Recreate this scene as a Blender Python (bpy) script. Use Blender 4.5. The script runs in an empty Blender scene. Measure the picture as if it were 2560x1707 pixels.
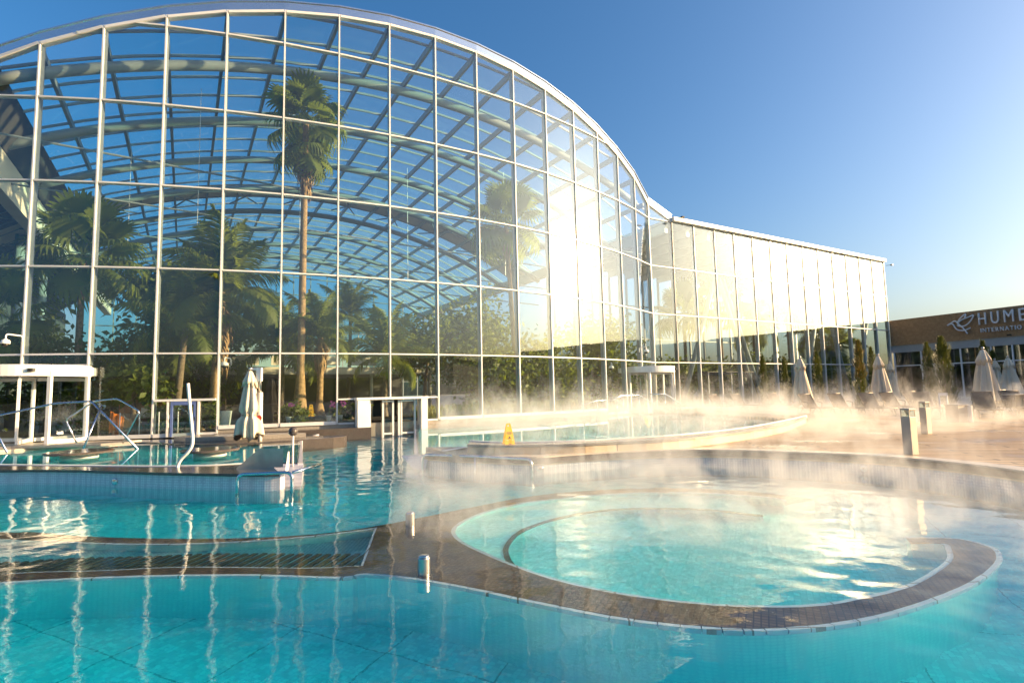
import bpy, math, random
from mathutils import Vector, Matrix, noise
R = math.radians
sc = bpy.context.scene
COL = sc.collection
rnd = random.Random(7)

# ------------------------------------------------------------ camera, sky, sun, exposure
EYE = 1.64
cd = bpy.data.cameras.new('camera'); cam = bpy.data.objects.new('camera', cd); COL.objects.link(cam)
cd.sensor_width = 36; cd.lens = 36 * 1390.875 / 2560; cd.clip_start = .05; cd.clip_end = 6000
_p, _r = R(5.21995), R(-1.2878)
_f = Vector((0, math.cos(_p), math.sin(_p))); _u = Vector((0, -math.sin(_p), math.cos(_p))); _x = Vector((1, 0, 0))
_rt = math.cos(_r) * _x + math.sin(_r) * _u; _up = -math.sin(_r) * _x + math.cos(_r) * _u
cam.matrix_world = Matrix(((_rt.x, _up.x, -_f.x, 0), (_rt.y, _up.y, -_f.y, 0), (_rt.z, _up.z, -_f.z, EYE), (0, 0, 0, 1)))
sc.camera = cam

SUN_AZ, SUN_EL = 89.0, 13.5          # azimuth from +Y towards +X
w = bpy.data.worlds.new('World'); sc.world = w; w.use_nodes = True
nt = w.node_tree; bg = nt.nodes['Background']
sky = nt.nodes.new('ShaderNodeTexSky'); sky.sky_type = 'NISHITA'; sky.sun_disc = False
sky.sun_elevation = R(SUN_EL); sky.sun_rotation = R(SUN_AZ)
sky.air_density = 1.0; sky.dust_density = 4.6; sky.ozone_density = 3.0; sky.altitude = 100
hs = nt.nodes.new('ShaderNodeHueSaturation'); hs.inputs['Saturation'].default_value = 1.28; nt.links.new(sky.outputs[0], hs.inputs['Color']); nt.links.new(hs.outputs[0], bg.inputs[0]); bg.inputs[1].default_value = .1
sd = bpy.data.lights.new('sun', 'SUN'); sun = bpy.data.objects.new('sun', sd); COL.objects.link(sun)
sd.energy = 5.0; sd.angle = R(.5); sd.color = (1.0, .69, .36)
sv = Vector((math.cos(R(SUN_EL)) * math.sin(R(SUN_AZ)), math.cos(R(SUN_EL)) * math.cos(R(SUN_AZ)), math.sin(R(SUN_EL))))
sun.rotation_euler = (-sv).to_track_quat('-Z', 'Y').to_euler(); sun.location = sv * 60
sc.view_settings.view_transform = 'Standard'; sc.view_settings.look = 'None'
sc.view_settings.exposure = 1.42; sc.view_settings.gamma = 1
cy = sc.cycles
cy.use_denoising = True; cy.max_bounces = 14; cy.transparent_max_bounces = 40; cy.transmission_bounces = 10
cy.diffuse_bounces = 3; cy.glossy_bounces = 6; cy.volume_bounces = 1
cy.sample_clamp_indirect = 6; cy.blur_glossy = 1.0
cy.volume_step_rate = 1.0; cy.volume_max_steps = 128

# ------------------------------------------------------------ materials
MATS = {}
def mat(name, col, rough=.5, metal=0., var=0., scale=4., bump=0., bscale=40., col2=None, spec=.5, coat=0.):
    m = bpy.data.materials.new(name); m.use_nodes = True; n = m.node_tree; b = n.nodes['Principled BSDF']
    b.inputs['Base Color'].default_value = (*col, 1); b.inputs['Roughness'].default_value = rough
    b.inputs['Metallic'].default_value = metal; b.inputs['Specular IOR Level'].default_value = spec
    b.inputs['Coat Weight'].default_value = coat
    g = n.nodes.new('ShaderNodeNewGeometry')
    if var or col2:
        t = n.nodes.new('ShaderNodeTexNoise'); t.inputs['Scale'].default_value = scale; t.inputs['Detail'].default_value = 6
        n.links.new(g.outputs['Position'], t.inputs['Vector'])
        r = n.nodes.new('ShaderNodeValToRGB'); r.color_ramp.elements[0].position = .3; r.color_ramp.elements[1].position = .7
        c2 = col2 or tuple(min(1, c * (1 + var)) for c in col); c1 = col if col2 else tuple(c * (1 - var) for c in col)
        r.color_ramp.elements[0].color = (*c1, 1); r.color_ramp.elements[1].color = (*c2, 1)
        n.links.new(t.outputs['Fac'], r.inputs[0]); n.links.new(r.outputs[0], b.inputs['Base Color'])
    if bump:
        t = n.nodes.new('ShaderNodeTexNoise'); t.inputs['Scale'].default_value = bscale; t.inputs['Detail'].default_value = 4
        n.links.new(g.outputs['Position'], t.inputs['Vector'])
        bp = n.nodes.new('ShaderNodeBump'); bp.inputs['Strength'].default_value = bump; bp.inputs['Distance'].default_value = .02
        n.links.new(t.outputs['Fac'], bp.inputs['Height']); n.links.new(bp.outputs[0], b.inputs['Normal'])
    MATS[name] = m
    return m

def glass_mat(name, tint, r0, dust=.025, drough=.16, film=0., trl=0.):
    m = bpy.data.materials.new(name); m.use_nodes = True; n = m.node_tree; n.nodes.clear(); L = n.links.new
    out = n.nodes.new('ShaderNodeOutputMaterial'); tr = n.nodes.new('ShaderNodeBsdfTransparent'); tr.inputs[0].default_value = (*tint, 1)
    gl = n.nodes.new('ShaderNodeBsdfGlossy'); gl.inputs['Roughness'].default_value = 0; gl.inputs[0].default_value = (.78, .87, 1, 1)
    lw = n.nodes.new('ShaderNodeLayerWeight'); lw.inputs[0].default_value = .5
    p5 = n.nodes.new('ShaderNodeMath'); p5.operation = 'POWER'; p5.inputs[1].default_value = 5; L(lw.outputs['Facing'], p5.inputs[0])
    ma = n.nodes.new('ShaderNodeMath'); ma.operation = 'MULTIPLY_ADD'; ma.inputs[1].default_value = 1 - r0; ma.inputs[2].default_value = r0
    L(p5.outputs[0], ma.inputs[0])
    mx = n.nodes.new('ShaderNodeMixShader'); L(ma.outputs[0], mx.inputs[0]); L(tr.outputs[0], mx.inputs[1]); L(gl.outputs[0], mx.inputs[2])
    if dust:
        g2 = n.nodes.new('ShaderNodeBsdfGlossy'); g2.inputs['Roughness'].default_value = drough
        m2 = n.nodes.new('ShaderNodeMixShader'); m2.inputs[0].default_value = dust
        L(mx.outputs[0], m2.inputs[1]); L(g2.outputs[0], m2.inputs[2]); mx = m2
    for wt, nd in ((film, 'ShaderNodeBsdfDiffuse'), (trl, 'ShaderNodeBsdfTranslucent')):      # thin film of dust and condensation on the sheet
        if wt:
            df = n.nodes.new(nd); df.inputs[0].default_value = (.85, .88, .88, 1); m3 = n.nodes.new('ShaderNodeMixShader'); m3.inputs[0].default_value = wt
            L(mx.outputs[0], m3.inputs[1]); L(df.outputs[0], m3.inputs[2]); mx = m3
    # faint waviness of the sheets
    g = n.nodes.new('ShaderNodeNewGeometry'); t = n.nodes.new('ShaderNodeTexNoise'); t.inputs['Scale'].default_value = .55; t.inputs['Detail'].default_value = 1
    L(g.outputs['Position'], t.inputs['Vector']); bp = n.nodes.new('ShaderNodeBump'); bp.inputs['Strength'].default_value = .10; bp.inputs['Distance'].default_value = .03
    L(t.outputs['Fac'], bp.inputs['Height']); L(bp.outputs[0], gl.inputs['Normal'])
    L(mx.outputs[0], out.inputs[0]); MATS[name] = m
    return m

def tile_mat(name, col, joint, size, jw=.06, rough=.25, rot=0., big=None, var=.15):
    """small mosaic tiles with joints, optional wide dark expansion joints every big metres"""
    m = mat(name, col, rough); n = m.node_tree; L = n.links.new; b = n.nodes['Principled BSDF']
    g = n.nodes.new('ShaderNodeNewGeometry'); mp = n.nodes.new('ShaderNodeMapping'); mp.inputs['Rotation'].default_value = (0, 0, R(rot))
    L(g.outputs['Position'], mp.inputs[0])
    br = n.nodes.new('ShaderNodeTexBrick'); br.offset = 0; br.inputs['Scale'].default_value = 1
    br.inputs['Brick Width'].default_value = size; br.inputs['Row Height'].default_value = size; br.inputs['Mortar Size'].default_value = size * jw
    br.inputs['Color1'].default_value = (*[c * (1 - var) for c in col], 1); br.inputs['Color2'].default_value = (*[min(1, c * (1 + var)) for c in col], 1)
    br.inputs['Mortar'].default_value = (*joint, 1); L(mp.outputs[0], br.inputs['Vector'])
    src = br.outputs['Color']
    if big:
        b2 = n.nodes.new('ShaderNodeTexBrick'); b2.offset = 0; b2.inputs['Scale'].default_value = 1
        b2.inputs['Brick Width'].default_value = big; b2.inputs['Row Height'].default_value = big * 1.0; b2.inputs['Mortar Size'].default_value = .007
        b2.inputs['Color1'].default_value = b2.inputs['Color2'].default_value = (1, 1, 1, 1); b2.inputs['Mortar'].default_value = (.46, .55, .57, 1)
        L(mp.outputs[0], b2.inputs['Vector'])
        mm = n.nodes.new('ShaderNodeMix'); mm.data_type = 'RGBA'; mm.blend_type = 'MULTIPLY'; mm.inputs[0].default_value = 1
        L(src, mm.inputs[6]); L(b2.outputs['Color'], mm.inputs[7]); src = mm.outputs[2]
    L(src, b.inputs['Base Color'])
    return m

def water_mat(name, dens, ripple, rscale):
    m = bpy.data.materials.new(name); m.use_nodes = True; n = m.node_tree; n.nodes.clear(); L = n.links.new
    out = n.nodes.new('ShaderNodeOutputMaterial'); gl = n.nodes.new('ShaderNodeBsdfGlass'); gl.inputs['IOR'].default_value = 1.333; gl.inputs['Roughness'].default_value = 0.
    g = n.nodes.new('ShaderNodeNewGeometry'); t = n.nodes.new('ShaderNodeTexNoise'); t.inputs['Scale'].default_value = rscale; t.inputs['Detail'].default_value = 3
    mp = n.nodes.new('ShaderNodeMapping'); mp.inputs['Scale'].default_value = (1, 1, 0); L(g.outputs['Position'], mp.inputs[0]); L(mp.outputs[0], t.inputs['Vector'])
    bp = n.nodes.new('ShaderNodeBump'); bp.inputs['Strength'].default_value = ripple; bp.inputs['Distance'].default_value = .02
    L(t.outputs['Fac'], bp.inputs['Height']); L(bp.outputs[0], gl.inputs['Normal']); L(gl.outputs[0], out.inputs['Surface'])
    va = n.nodes.new('ShaderNodeVolumeAbsorption'); va.inputs['Color'].default_value = (.08, .945, .975, 1); va.inputs['Density'].default_value = dens
    L(va.outputs[0], out.inputs['Volume']); MATS[name] = m
    return m

def leaf_mat(name, col, col2, trans=.35):
    m = mat(name, col, .55, col2=col2, scale=1.3); n = m.node_tree; L = n.links.new; b = n.nodes['Principled BSDF']; out = n.nodes['Material Output']
    tl = n.nodes.new('ShaderNodeBsdfTranslucent'); tl.inputs[0].default_value = (col2[0] * 1.5, col2[1] * 1.5, col2[2] * .8, 1)
    mx = n.nodes.new('ShaderNodeMixShader'); mx.inputs[0].default_value = trans
    L(b.outputs[0], mx.inputs[1]); L(tl.outputs[0], mx.inputs[2]); L(mx.outputs[0], out.inputs[0])
    return m

mat('alu', (.68, .68, .68), .35, .0, var=.04, scale=2)
mat('alu_mid', (.28, .31, .32), .35, var=.05, scale=2)
mat('band_metal', (.62, .68, .74), .16, .9, var=.04, scale=1)
mat('alu_dark', (.24, .28, .30), .4, .0, var=.06, scale=2)
mat('steel_paint', (.16, .22, .25), .4, var=.08, scale=1)
mat('tube_paint', (.22, .27, .28), .4, var=.06, scale=.7)
mat('cream', (.62, .58, .47), .6, var=.08, scale=.8)
mat('white', (.80, .79, .76), .45, var=.05, scale=1.5)
mat('stainless', (.62, .63, .65), .16, 1.0, var=.05, scale=6)
mat('brushed', (.52, .50, .47), .34, 1.0, var=.08, scale=8)
mat('chrome_blue', (.36, .42, .55), .25, 1.0)
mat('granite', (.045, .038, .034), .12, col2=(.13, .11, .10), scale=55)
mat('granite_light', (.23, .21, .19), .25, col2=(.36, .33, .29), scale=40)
tile_mat('brown_mosaic', (.105, .066, .040), (.040, .028, .020), .05, .10, .5, 24, var=.35)
mat('travertine', (.55, .42, .27), .5, col2=(.68, .56, .39), scale=3.0, bump=.25, bscale=25)
mat('coping', (.50, .42, .32), .4, col2=(.60, .52, .42), scale=6)
mat('floor_in', (.10, .075, .05), .5, var=.3, scale=1.5)
mat('soil', (.03, .022, .015), .9, var=.4, scale=5)
mat('wall_dark', (.05, .055, .055), .7, var=.2, scale=.6)
mat('fabric', (.66, .57, .45), .85, var=.07, scale=3, bump=.15, bscale=120)
mat('fabric_pole', (.40, .30, .20), .5, var=.2, scale=9)
mat('sling', (.115, .088, .068), .75, var=.2, scale=9)
mat('lounger_frame', (.20, .165, .13), .4, .3)
mat('bollard', (.42, .37, .31), .5, .2, var=.12, scale=4)
mat('yellow', (.90, .52, .01), .45, var=.05)
mat('black', (.012, .012, .013), .35)
mat('black_print', (.02, .016, .012), .6)
mat('red_print', (.6, .05, .03), .5)
mat('blue_frame', (.10, .15, .36), .35)
mat('orange', (.75, .20, .01), .6, var=.2)
mat('sign_white', (.72, .74, .80), .4)
mat('bark', (.36, .24, .12), .85, col2=(.20, .125, .06), scale=9, bump=.8, bscale=18)
mat('bark_grey', (.22, .17, .12), .9, col2=(.12, .09, .06), scale=9, bump=.8, bscale=16)
mat('dead_frond', (.30, .19, .085), .85, var=.35, scale=5)
mat('pot', (.42, .50, .46), .4)
mat('orchid', (.62, .12, .40), .6, var=.2)
mat('green_led', (.02, .5, .12), .4)
mat('ground', (.16, .14, .11), .9, var=.25, scale=.3)
mat('far_wall', (.34, .33, .32), .8, var=.1, scale=.4)
mat('far_roof', (.22, .20, .19), .8, var=.1)
mat('fascia', (.30, .34, .39), .45, var=.05)
leaf_mat('leaf_palm', (.08, .12, .014), (.18, .21, .025), .5)
leaf_mat('leaf_fan', (.07, .115, .016), (.16, .20, .03), .5)
leaf_mat('leaf_broad', (.055, .095, .014), (.14, .175, .022), .45)
leaf_mat('leaf_bright', (.06, .10, .012), (.16, .20, .02), .3)
leaf_mat('leaf_cypress', (.035, .060, .010), (.11, .12, .018), .2)
leaf_mat('leaf_rust', (.09, .075, .015), (.20, .13, .02), .2)
leaf_mat('grass_blade', (.09, .11, .02), (.22, .22, .05), .3)
glass_mat('glass_facade', (.955, .99, .985), .045, .004, .17, .007)
glass_mat('glass_roof', (.52, .92, .96), .04, 0, .1, .0, .02)
glass_mat('glass_clear', (.86, .92, .90), .08, 0)
glass_mat('glass_store', (.45, .47, .46), .12, 0)
tile_mat('pool_tile', (.62, .88, .92), (.54, .78, .82), .05, .07, .3, 24, big=1.0)
tile_mat('pool_tile_ring', (.74, .82, .84), (.62, .72, .74), .05, .07, .3, 24)
def dot_mat(name, col, dot, sc_):
    m = mat(name, col, .25); n = m.node_tree; L = n.links.new; b = n.nodes['Principled BSDF']
    g = n.nodes.new('ShaderNodeNewGeometry'); v = n.nodes.new('ShaderNodeTexVoronoi'); v.inputs['Scale'].default_value = sc_; v.inputs['Randomness'].default_value = .15; L(g.outputs['Position'], v.inputs['Vector'])
    r = n.nodes.new('ShaderNodeValToRGB'); r.color_ramp.elements[0].position = .38; r.color_ramp.elements[1].position = .5; r.color_ramp.elements[0].color = (*dot, 1); r.color_ramp.elements[1].color = (*col, 1)
    L(v.outputs['Distance'], r.inputs[0]); L(r.outputs[0], b.inputs['Base Color'])
dot_mat('mosaic_wall', (.52, .50, .56), (.68, .66, .70), 22)
dot_mat('mosaic_blue', (.30, .37, .47), (.52, .58, .65), 22)
dot_mat('pool_side_tile', (.58, .84, .89), (.64, .90, .93), 20)
tile_mat('edge_tile_mat', (.48, .58, .70), (.2, .2, .2), .8, .01, .25)
water_mat('water_front', 1.45, .05, 12)
water_mat('water_upper', .9, .012, 5)

def deck_material():
    m = mat('deck_board', (.36, .24, .14), .38); n = m.node_tree; L = n.links.new; b = n.nodes['Principled BSDF']
    g = n.nodes.new('ShaderNodeNewGeometry'); mp = n.nodes.new('ShaderNodeMapping'); mp.inputs['Rotation'].default_value = (0, 0, R(14)); L(g.outputs['Position'], mp.inputs[0])
    br = n.nodes.new('ShaderNodeTexBrick'); br.offset = .37; br.inputs['Scale'].default_value = 1; br.inputs['Brick Width'].default_value = 3.4; br.inputs['Row Height'].default_value = .24
    br.inputs['Mortar Size'].default_value = .022; br.inputs['Color1'].default_value = (.42, .28, .15, 1); br.inputs['Color2'].default_value = (.56, .40, .23, 1); br.inputs['Mortar'].default_value = (.05, .035, .025, 1)
    L(mp.outputs[0], br.inputs['Vector'])
    t = n.nodes.new('ShaderNodeTexNoise'); t.inputs['Scale'].default_value = .7; t.inputs['Detail'].default_value = 6; L(g.outputs['Position'], t.inputs['Vector'])
    mm = n.nodes.new('ShaderNodeMix'); mm.data_type = 'RGBA'; mm.blend_type = 'MULTIPLY'; mm.inputs[0].default_value = .5
    r = n.nodes.new('ShaderNodeValToRGB'); r.color_ramp.elements[0].color = (.55, .5, .45, 1); r.color_ramp.elements[1].color = (1, 1, 1, 1); r.color_ramp.elements[0].position = .35; r.color_ramp.elements[1].position = .6
    L(t.outputs['Fac'], r.inputs[0]); L(br.outputs['Color'], mm.inputs[6]); L(r.outputs[0], mm.inputs[7]); L(mm.outputs[2], b.inputs['Base Color'])
    rr = n.nodes.new('ShaderNodeMapRange'); rr.inputs[1].default_value = .34; rr.inputs[2].default_value = .46; rr.inputs[3].default_value = .16; rr.inputs[4].default_value = .6   # wet patches
    L(t.outputs['Fac'], rr.inputs[0]); L(rr.outputs[0], b.inputs['Roughness'])
    bp = n.nodes.new('ShaderNodeBump'); bp.inputs['Strength'].default_value = .4; bp.inputs['Distance'].default_value = .01; L(br.outputs['Fac'], bp.inputs['Height']); bp.invert = True
    L(bp.outputs[0], b.inputs['Normal'])
deck_material()

# ------------------------------------------------------------ geometry helpers
def V(*a): return Vector(a)
class MB:
    def __init__(s): s.v = []; s.f = []
    def add(s, pts, faces):
        o = len(s.v); s.v += [tuple(p) for p in pts]; s.f += [tuple(o + i for i in f) for f in faces]; return s
    def poly(s, pts): return s.add(pts, [tuple(range(len(pts)))])
    def box(s, c, d, rz=0.):
        x, y, z = d[0] / 2, d[1] / 2, d[2] / 2; ca, sa = math.cos(rz), math.sin(rz); P = []
        for sx, sy, sz in ((-1, -1, -1), (1, -1, -1), (1, 1, -1), (-1, 1, -1), (-1, -1, 1), (1, -1, 1), (1, 1, 1), (-1, 1, 1)):
            a, b = sx * x, sy * y; P.append((c[0] + a * ca - b * sa, c[1] + a * sa + b * ca, c[2] + sz * z))
        return s.add(P, [(0, 3, 2, 1), (4, 5, 6, 7), (0, 1, 5, 4), (1, 2, 6, 5), (2, 3, 7, 6), (3, 0, 4, 7)])
    def beam(s, p, q, w, h, up=(0, 0, 1)):
        p, q = Vector(p), Vector(q); d = (q - p).normalized(); u = Vector(up); x = d.cross(u)
        if x.length < 1e-4: x = d.cross(Vector((0, 1, 0)))
        x.normalize(); u = x.cross(d).normalized(); P = []
        for e in (p, q):
            for a, b in ((-1, -1), (1, -1), (1, 1), (-1, 1)): P.append(e + x * (a * w / 2) + u * (b * h / 2))
        return s.add(P, [(0, 1, 2, 3), (7, 6, 5, 4), (0, 4, 5, 1), (1, 5, 6, 2), (2, 6, 7, 3), (3, 7, 4, 0)])
    def tube(s, pts, r, n=8):
        pts = [Vector(p) for p in pts]; rr = r if isinstance(r, (list, tuple)) else [r] * len(pts); o = len(s.v); prev = None
        for i, p in enumerate(pts):
            d = (pts[min(i + 1, len(pts) - 1)] - pts[max(i - 1, 0)]).normalized()
            if prev is None:
                x = d.cross(Vector((0, 0, 1)))
                if x.length < 1e-3: x = d.cross(Vector((0, 1, 0)))
            else: x = prev - d * prev.dot(d)
            x.normalize(); prev = x; y = d.cross(x)
            for k in range(n):
                a = 2 * math.pi * k / n; s.v.append(tuple(p + (x * math.cos(a) + y * math.sin(a)) * rr[i]))
        for i in range(len(pts) - 1):
            for k in range(n):
                a, b = o + i * n + k, o + i * n + (k + 1) % n; s.f.append((a, b, b + n, a + n))
        s.f.append(tuple(o + k for k in reversed(range(n)))); s.f.append(tuple(o + (len(pts) - 1) * n + k for k in range(n)))
        return s
    def lathe(s, prof, n=20, c=(0, 0, 0), mod=None):
        o = len(s.v)
        for j, (r, z) in enumerate(prof):
            for k in range(n):
                a = 2 * math.pi * k / n; q = r * (mod(a, j / (len(prof) - 1)) if mod else 1); s.v.append((c[0] + q * math.cos(a), c[1] + q * math.sin(a), c[2] + z))
        for j in range(len(prof) - 1):
            for k in range(n):
                a, b = o + j * n + k, o + j * n + (k + 1) % n; s.f.append((a, b, b + n, a + n))
        s.f.append(tuple(o + k for k in reversed(range(n)))); s.f.append(tuple(o + (len(prof) - 1) * n + k for k in range(n)))
        return s
    def prism(s, poly, z0, z1):
        n = len(poly); ar = sum(poly[i][0] * poly[(i + 1) % n][1] - poly[(i + 1) % n][0] * poly[i][1] for i in range(n))
        if ar < 0: poly = poly[::-1]
        P = [(x, y, z0) for x, y in poly] + [(x, y, z1) for x, y in poly]
        F = [tuple(reversed(range(n))), tuple(range(n, 2 * n))] + [(i, (i + 1) % n, n + (i + 1) % n, n + i) for i in range(n)]
        return s.add(P, F)
    def ribbon(s, line, z0, z1):
        for (a, b), (c, d) in zip(line, line[1:]): s.poly([(a, b, z0), (c, d, z0), (c, d, z1), (a, b, z1)])
        return s
    def band(s, l1, l2, z0, z1):      # solid strip between two polylines
        return s.prism(list(l1) + list(reversed(l2)), z0, z1)
    def mesh(s, name):
        m = bpy.data.meshes.new(name); m.from_pydata(s.v, [], s.f); m.update(); return m
    def build(s, name, material, parent=None, smooth=False, bevel=0.):
        return link(name, s.mesh(name), material, parent, smooth, bevel)
def link(name, me, material, parent=None, smooth=False, bevel=0.):
    if material and not me.materials: me.materials.append(MATS[material] if isinstance(material, str) else material)
    if smooth:
        for p in me.polygons: p.use_smooth = True
    o = bpy.data.objects.new(name, me); COL.objects.link(o)
    if parent is not None:
        o.parent = parent; o.matrix_parent_inverse = parent_inv(parent)
    if bevel:
        b = o.modifiers.new('bevel', 'BEVEL'); b.width = bevel; b.segments = 2; b.limit_method = 'ANGLE'
    return o
def world_of(o):
    return (world_of(o.parent) @ o.matrix_parent_inverse if o.parent else Matrix()) @ o.matrix_basis
def parent_inv(p): return world_of(p).inverted()
def tag(o, label, cat, group=None):
    o['label'] = label; o['category'] = cat
    if group: o['group'] = group
    return o
def empty(name, loc, label=None, cat=None, group=None, rz=0.):
    o = bpy.data.objects.new(name, None); COL.objects.link(o); o.empty_display_size = .2
    o.location = loc; o.rotation_euler = (0, 0, rz)
    if label: tag(o, label, cat, group)
    return o
def struct(o): o['kind'] = 'structure'; return o
def stuff(o): o['kind'] = 'stuff'; return o
def copy_tree(o, parent=None):
    c = o.copy(); COL.objects.link(c)
    if parent is not None: c.parent = parent
    for ch in o.children: copy_tree(ch, c)
    return c
def smooth_line(pts, n=4):
    out = []; P = [Vector(p) for p in pts]
    for i in range(len(P) - 1):
        p0, p1, p2, p3 = P[max(i - 1, 0)], P[i], P[i + 1], P[min(i + 2, len(P) - 1)]
        for k in range(n):
            t = k / n; out.append(tuple(.5 * ((2 * p1) + (p2 - p0) * t + (2 * p0 - 5 * p1 + 4 * p2 - p3) * t * t + (3 * p1 - p0 - 3 * p2 + p3) * t ** 3)))
    out.append(tuple(P[-1])); return out
def offset_line(line, d):
    out = []
    for i, p in enumerate(line):
        a = Vector(line[max(i - 1, 0)]); b = Vector(line[min(i + 1, len(line) - 1)]); t = (b - a).normalized(); out.append((p[0] - t.y * d, p[1] + t.x * d))
    return out
def inside(p, poly):
    x, y = p; c = False; j = len(poly) - 1
    for i in range(len(poly)):
        xi, yi = poly[i]; xj, yj = poly[j]
        if (yi > y) != (yj > y) and x < (xj - xi) * (y - yi) / (yj - yi) + xi: c = not c
        j = i
    return c

# ------------------------------------------------------------ layout: levels and plan lines (metres, front water at z = 0)
Z1, DECK, RIM, WTOP, SILL = .27, .34, .30, .55, .565
ROWS = [3.31 + 3.1 * k for k in range(5)]
FV = {0: (-16.864, 19.062)}
for i in range(0, 15):
    a = R(8.694 + 3.2569 * i); FV[i + 1] = (FV[i][0] + 2.0798 * math.cos(a), FV[i][1] + 2.0798 * math.sin(a))
for i in range(-1, -5, -1):
    a = R(8.694 + 3.2569 * i); FV[i] = (FV[i + 1][0] - 2.0798 * math.cos(a), FV[i + 1][1] - 2.0798 * math.sin(a))
WH = R(30.84); WDIR = (math.cos(WH), math.sin(WH)); WBACK = (-math.sin(WH), math.cos(WH))
WV = [(FV[15][0] + 2.077 * j * WDIR[0], FV[15][1] + 2.077 * j * WDIR[1]) for j in range(15)]
FV[16] = WV[1]
TH = R(30.5); BX = Vector((math.cos(TH), math.sin(TH), 0)); AX = Vector((-math.sin(TH), math.cos(TH), 0)); HO = Vector((*FV[7], 0))
def hall(t, s, z): return HO + BX * t + AX * s + Vector((0, 0, z))
def hts(p): d = Vector((p[0], p[1], 0)) - HO; return d.dot(BX), d.dot(AX)
def zroof(t): return 17.64 - (35.1 - math.sqrt(35.1 ** 2 - t * t))
FR = 2.0798 / R(3.2569)
def sface(t): return FR - math.sqrt(max(0, FR * FR - t * t))

isl_out = smooth_line([(-17, 12.6), (-14, 12.25), (-12, 11.85), (-10.5, 11.55), (-9.85, 11.5), (-8.8, 11.3), (-7.67, 10.92), (-6.35, 10.52), (-5.4, 10.27), (-4.6, 10.1), (-4.2, 10.12)])
isl_in = smooth_line([(-17, 13.6), (-14, 13.15), (-11.4, 12.45), (-9.86, 12.1), (-8.26, 11.7), (-6.9, 11.45), (-6.05, 11.5), (-5.2, 11.9)])
weir = smooth_line([(-4.5, 11.85), (-3.6, 11.95), (-2.9, 12.25), (-2.2, 12.9)])
deck_edge = smooth_line([(-1.97, 12.55), (-1.12, 11.98), (-.19, 11.5), (.44, 11.27), (1.06, 11.5), (2.1, 11.85), (3.5, 12.0), (4.65, 11.68), (5.35, 11.24), (5.98, 10.82), (6.52, 10.37), (6.9, 9.77), (7.18, 9.1), (7.32, 8.4), (7.36, 7.4), (7.4, 5.0), (7.8, 1.0), (8.6, -6)])
wall_out = smooth_line([(-1.0, 12.1), (-.14, 11.75), (1.23, 11.75), (2.19, 11.98), (3.6, 12.35), (5.53, 13.8), (7.66, 16.0), (9.0, 17.9), (10.3, 19.8)])
wall_in = smooth_line([(-1.0, 12.9), (-.14, 12.3), (1.26, 12.3), (2.32, 12.65), (3.9, 13.35), (6.05, 15.05), (8.25, 17.5), (10.7, 20.6)])

# ------------------------------------------------------------ ground, decks, basins
struct(MB().poly([(-3000, -3000, -2.2), (3000, -3000, -2.2), (3000, 3000, -2.2), (-3000, 3000, -2.2)]).build('ground', 'ground'))
terr = [FV[i] for i in range(-4, 16)] + WV[1:]
# plaza ground behind and beside everything, at deck level
struct(MB().prism([(-400, 60), (-60, 17), (-27.5, 18.6)] + [(x, y + .25) for x, y in terr] + [(60, 52), (400, 30), (400, 400), (-400, 400)], -.5, DECK - .02).build('terrace_ground', 'floor_in'))
deck_poly = offset_line(deck_edge, .2)[12:] + [(60, -6), (60, 60), (33.9, 49.9)] + list(reversed(WV[:-1])) + [(7.9, 33.4), (8.9, 30.5), (10.4, 26.5), (11.0, 22.5), (10.7, 20.6)] + list(reversed(wall_in[8:]))
struct(MB().prism(deck_poly, -.45, DECK).build('deck', 'deck_board'))
struct(MB().prism([(-400, -400), (400, -400), (400, -6), (8.6, -6), (7.8, -5.9), (-18, -5.9), (-30, 18), (-60, 17), (-400, 60)], -.5, DECK - .06).build('pavement', 'ground'))
# coping along the front pool on the deck side
co = [p for p in deck_edge]
cop = struct(MB().band(deck_edge, offset_line(deck_edge, .34), .18, DECK + .012).build('coping', 'coping'))
gut = struct(MB().band(offset_line(deck_edge, -.045), offset_line(deck_edge, .02), .215, DECK - .012).build('gutter_edge', 'granite'))
struct(MB().band(offset_line(deck_edge, .015), offset_line(deck_edge, .33), -1.35, .21).build('pool_wall', 'mosaic_blue'))
# island on the left: mosaic wall, granite rim
iw = struct(MB().band(isl_out, offset_line(isl_out, .3), -1.35, RIM - .05).build('island_wall', 'mosaic_wall'))
struct(MB().band(offset_line(isl_out, -.04), isl_in, RIM - .05, RIM).build('island_rim', 'granite'))
struct(MB().band(offset_line(isl_in, -.02), offset_line(isl_in, .09), RIM - .3, RIM + .012).build('rim_channel', 'white'))
# chute at the island's right end and weir into the front pool
chute = [(-5.2, 11.9), (-4.5, 11.85), (-3.95, 10.25), (-4.25, 10.12)]
m = MB(); m.add([(-5.2, 11.95, .25), (-4.45, 11.9, .25), (-3.86, 10.2, -.06), (-4.25, 10.1, -.06), (-5.2, 11.95, -1.3), (-4.45, 11.9, -1.3), (-3.86, 10.2, -1.3), (-4.25, 10.1, -1.3)],
    [(0, 3, 2, 1), (3, 7, 6, 2), (2, 6, 5, 1), (0, 4, 7, 3)])
struct(m.build('chute', 'mosaic_wall'))
ch_l = [(-4.5, 11.85), (-6.12, 16.1), (-6.75, 17.75), (-7.3, 20.9)]; ch_r = [(-2.25, 12.95), (-3.05, 17.5), (-3.9, 22.4)]
for _l in (ch_l, ch_r): struct(MB().band(offset_line(_l, -.05), offset_line(_l, .05), -1.3, .262).build('overflow_edge', 'mosaic_wall'))
m = MB(); m.add([(-2.6, 12.95, .255), (-1.9, 12.55, .262), (-1.98, 12.36, -.05), (-2.2, 12.5, -.05), (-1.6, 13.3, .262)], [(0, 3, 2, 1), (0, 1, 4)])
struct(m.build('tip_apron', 'mosaic_wall'))
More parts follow.
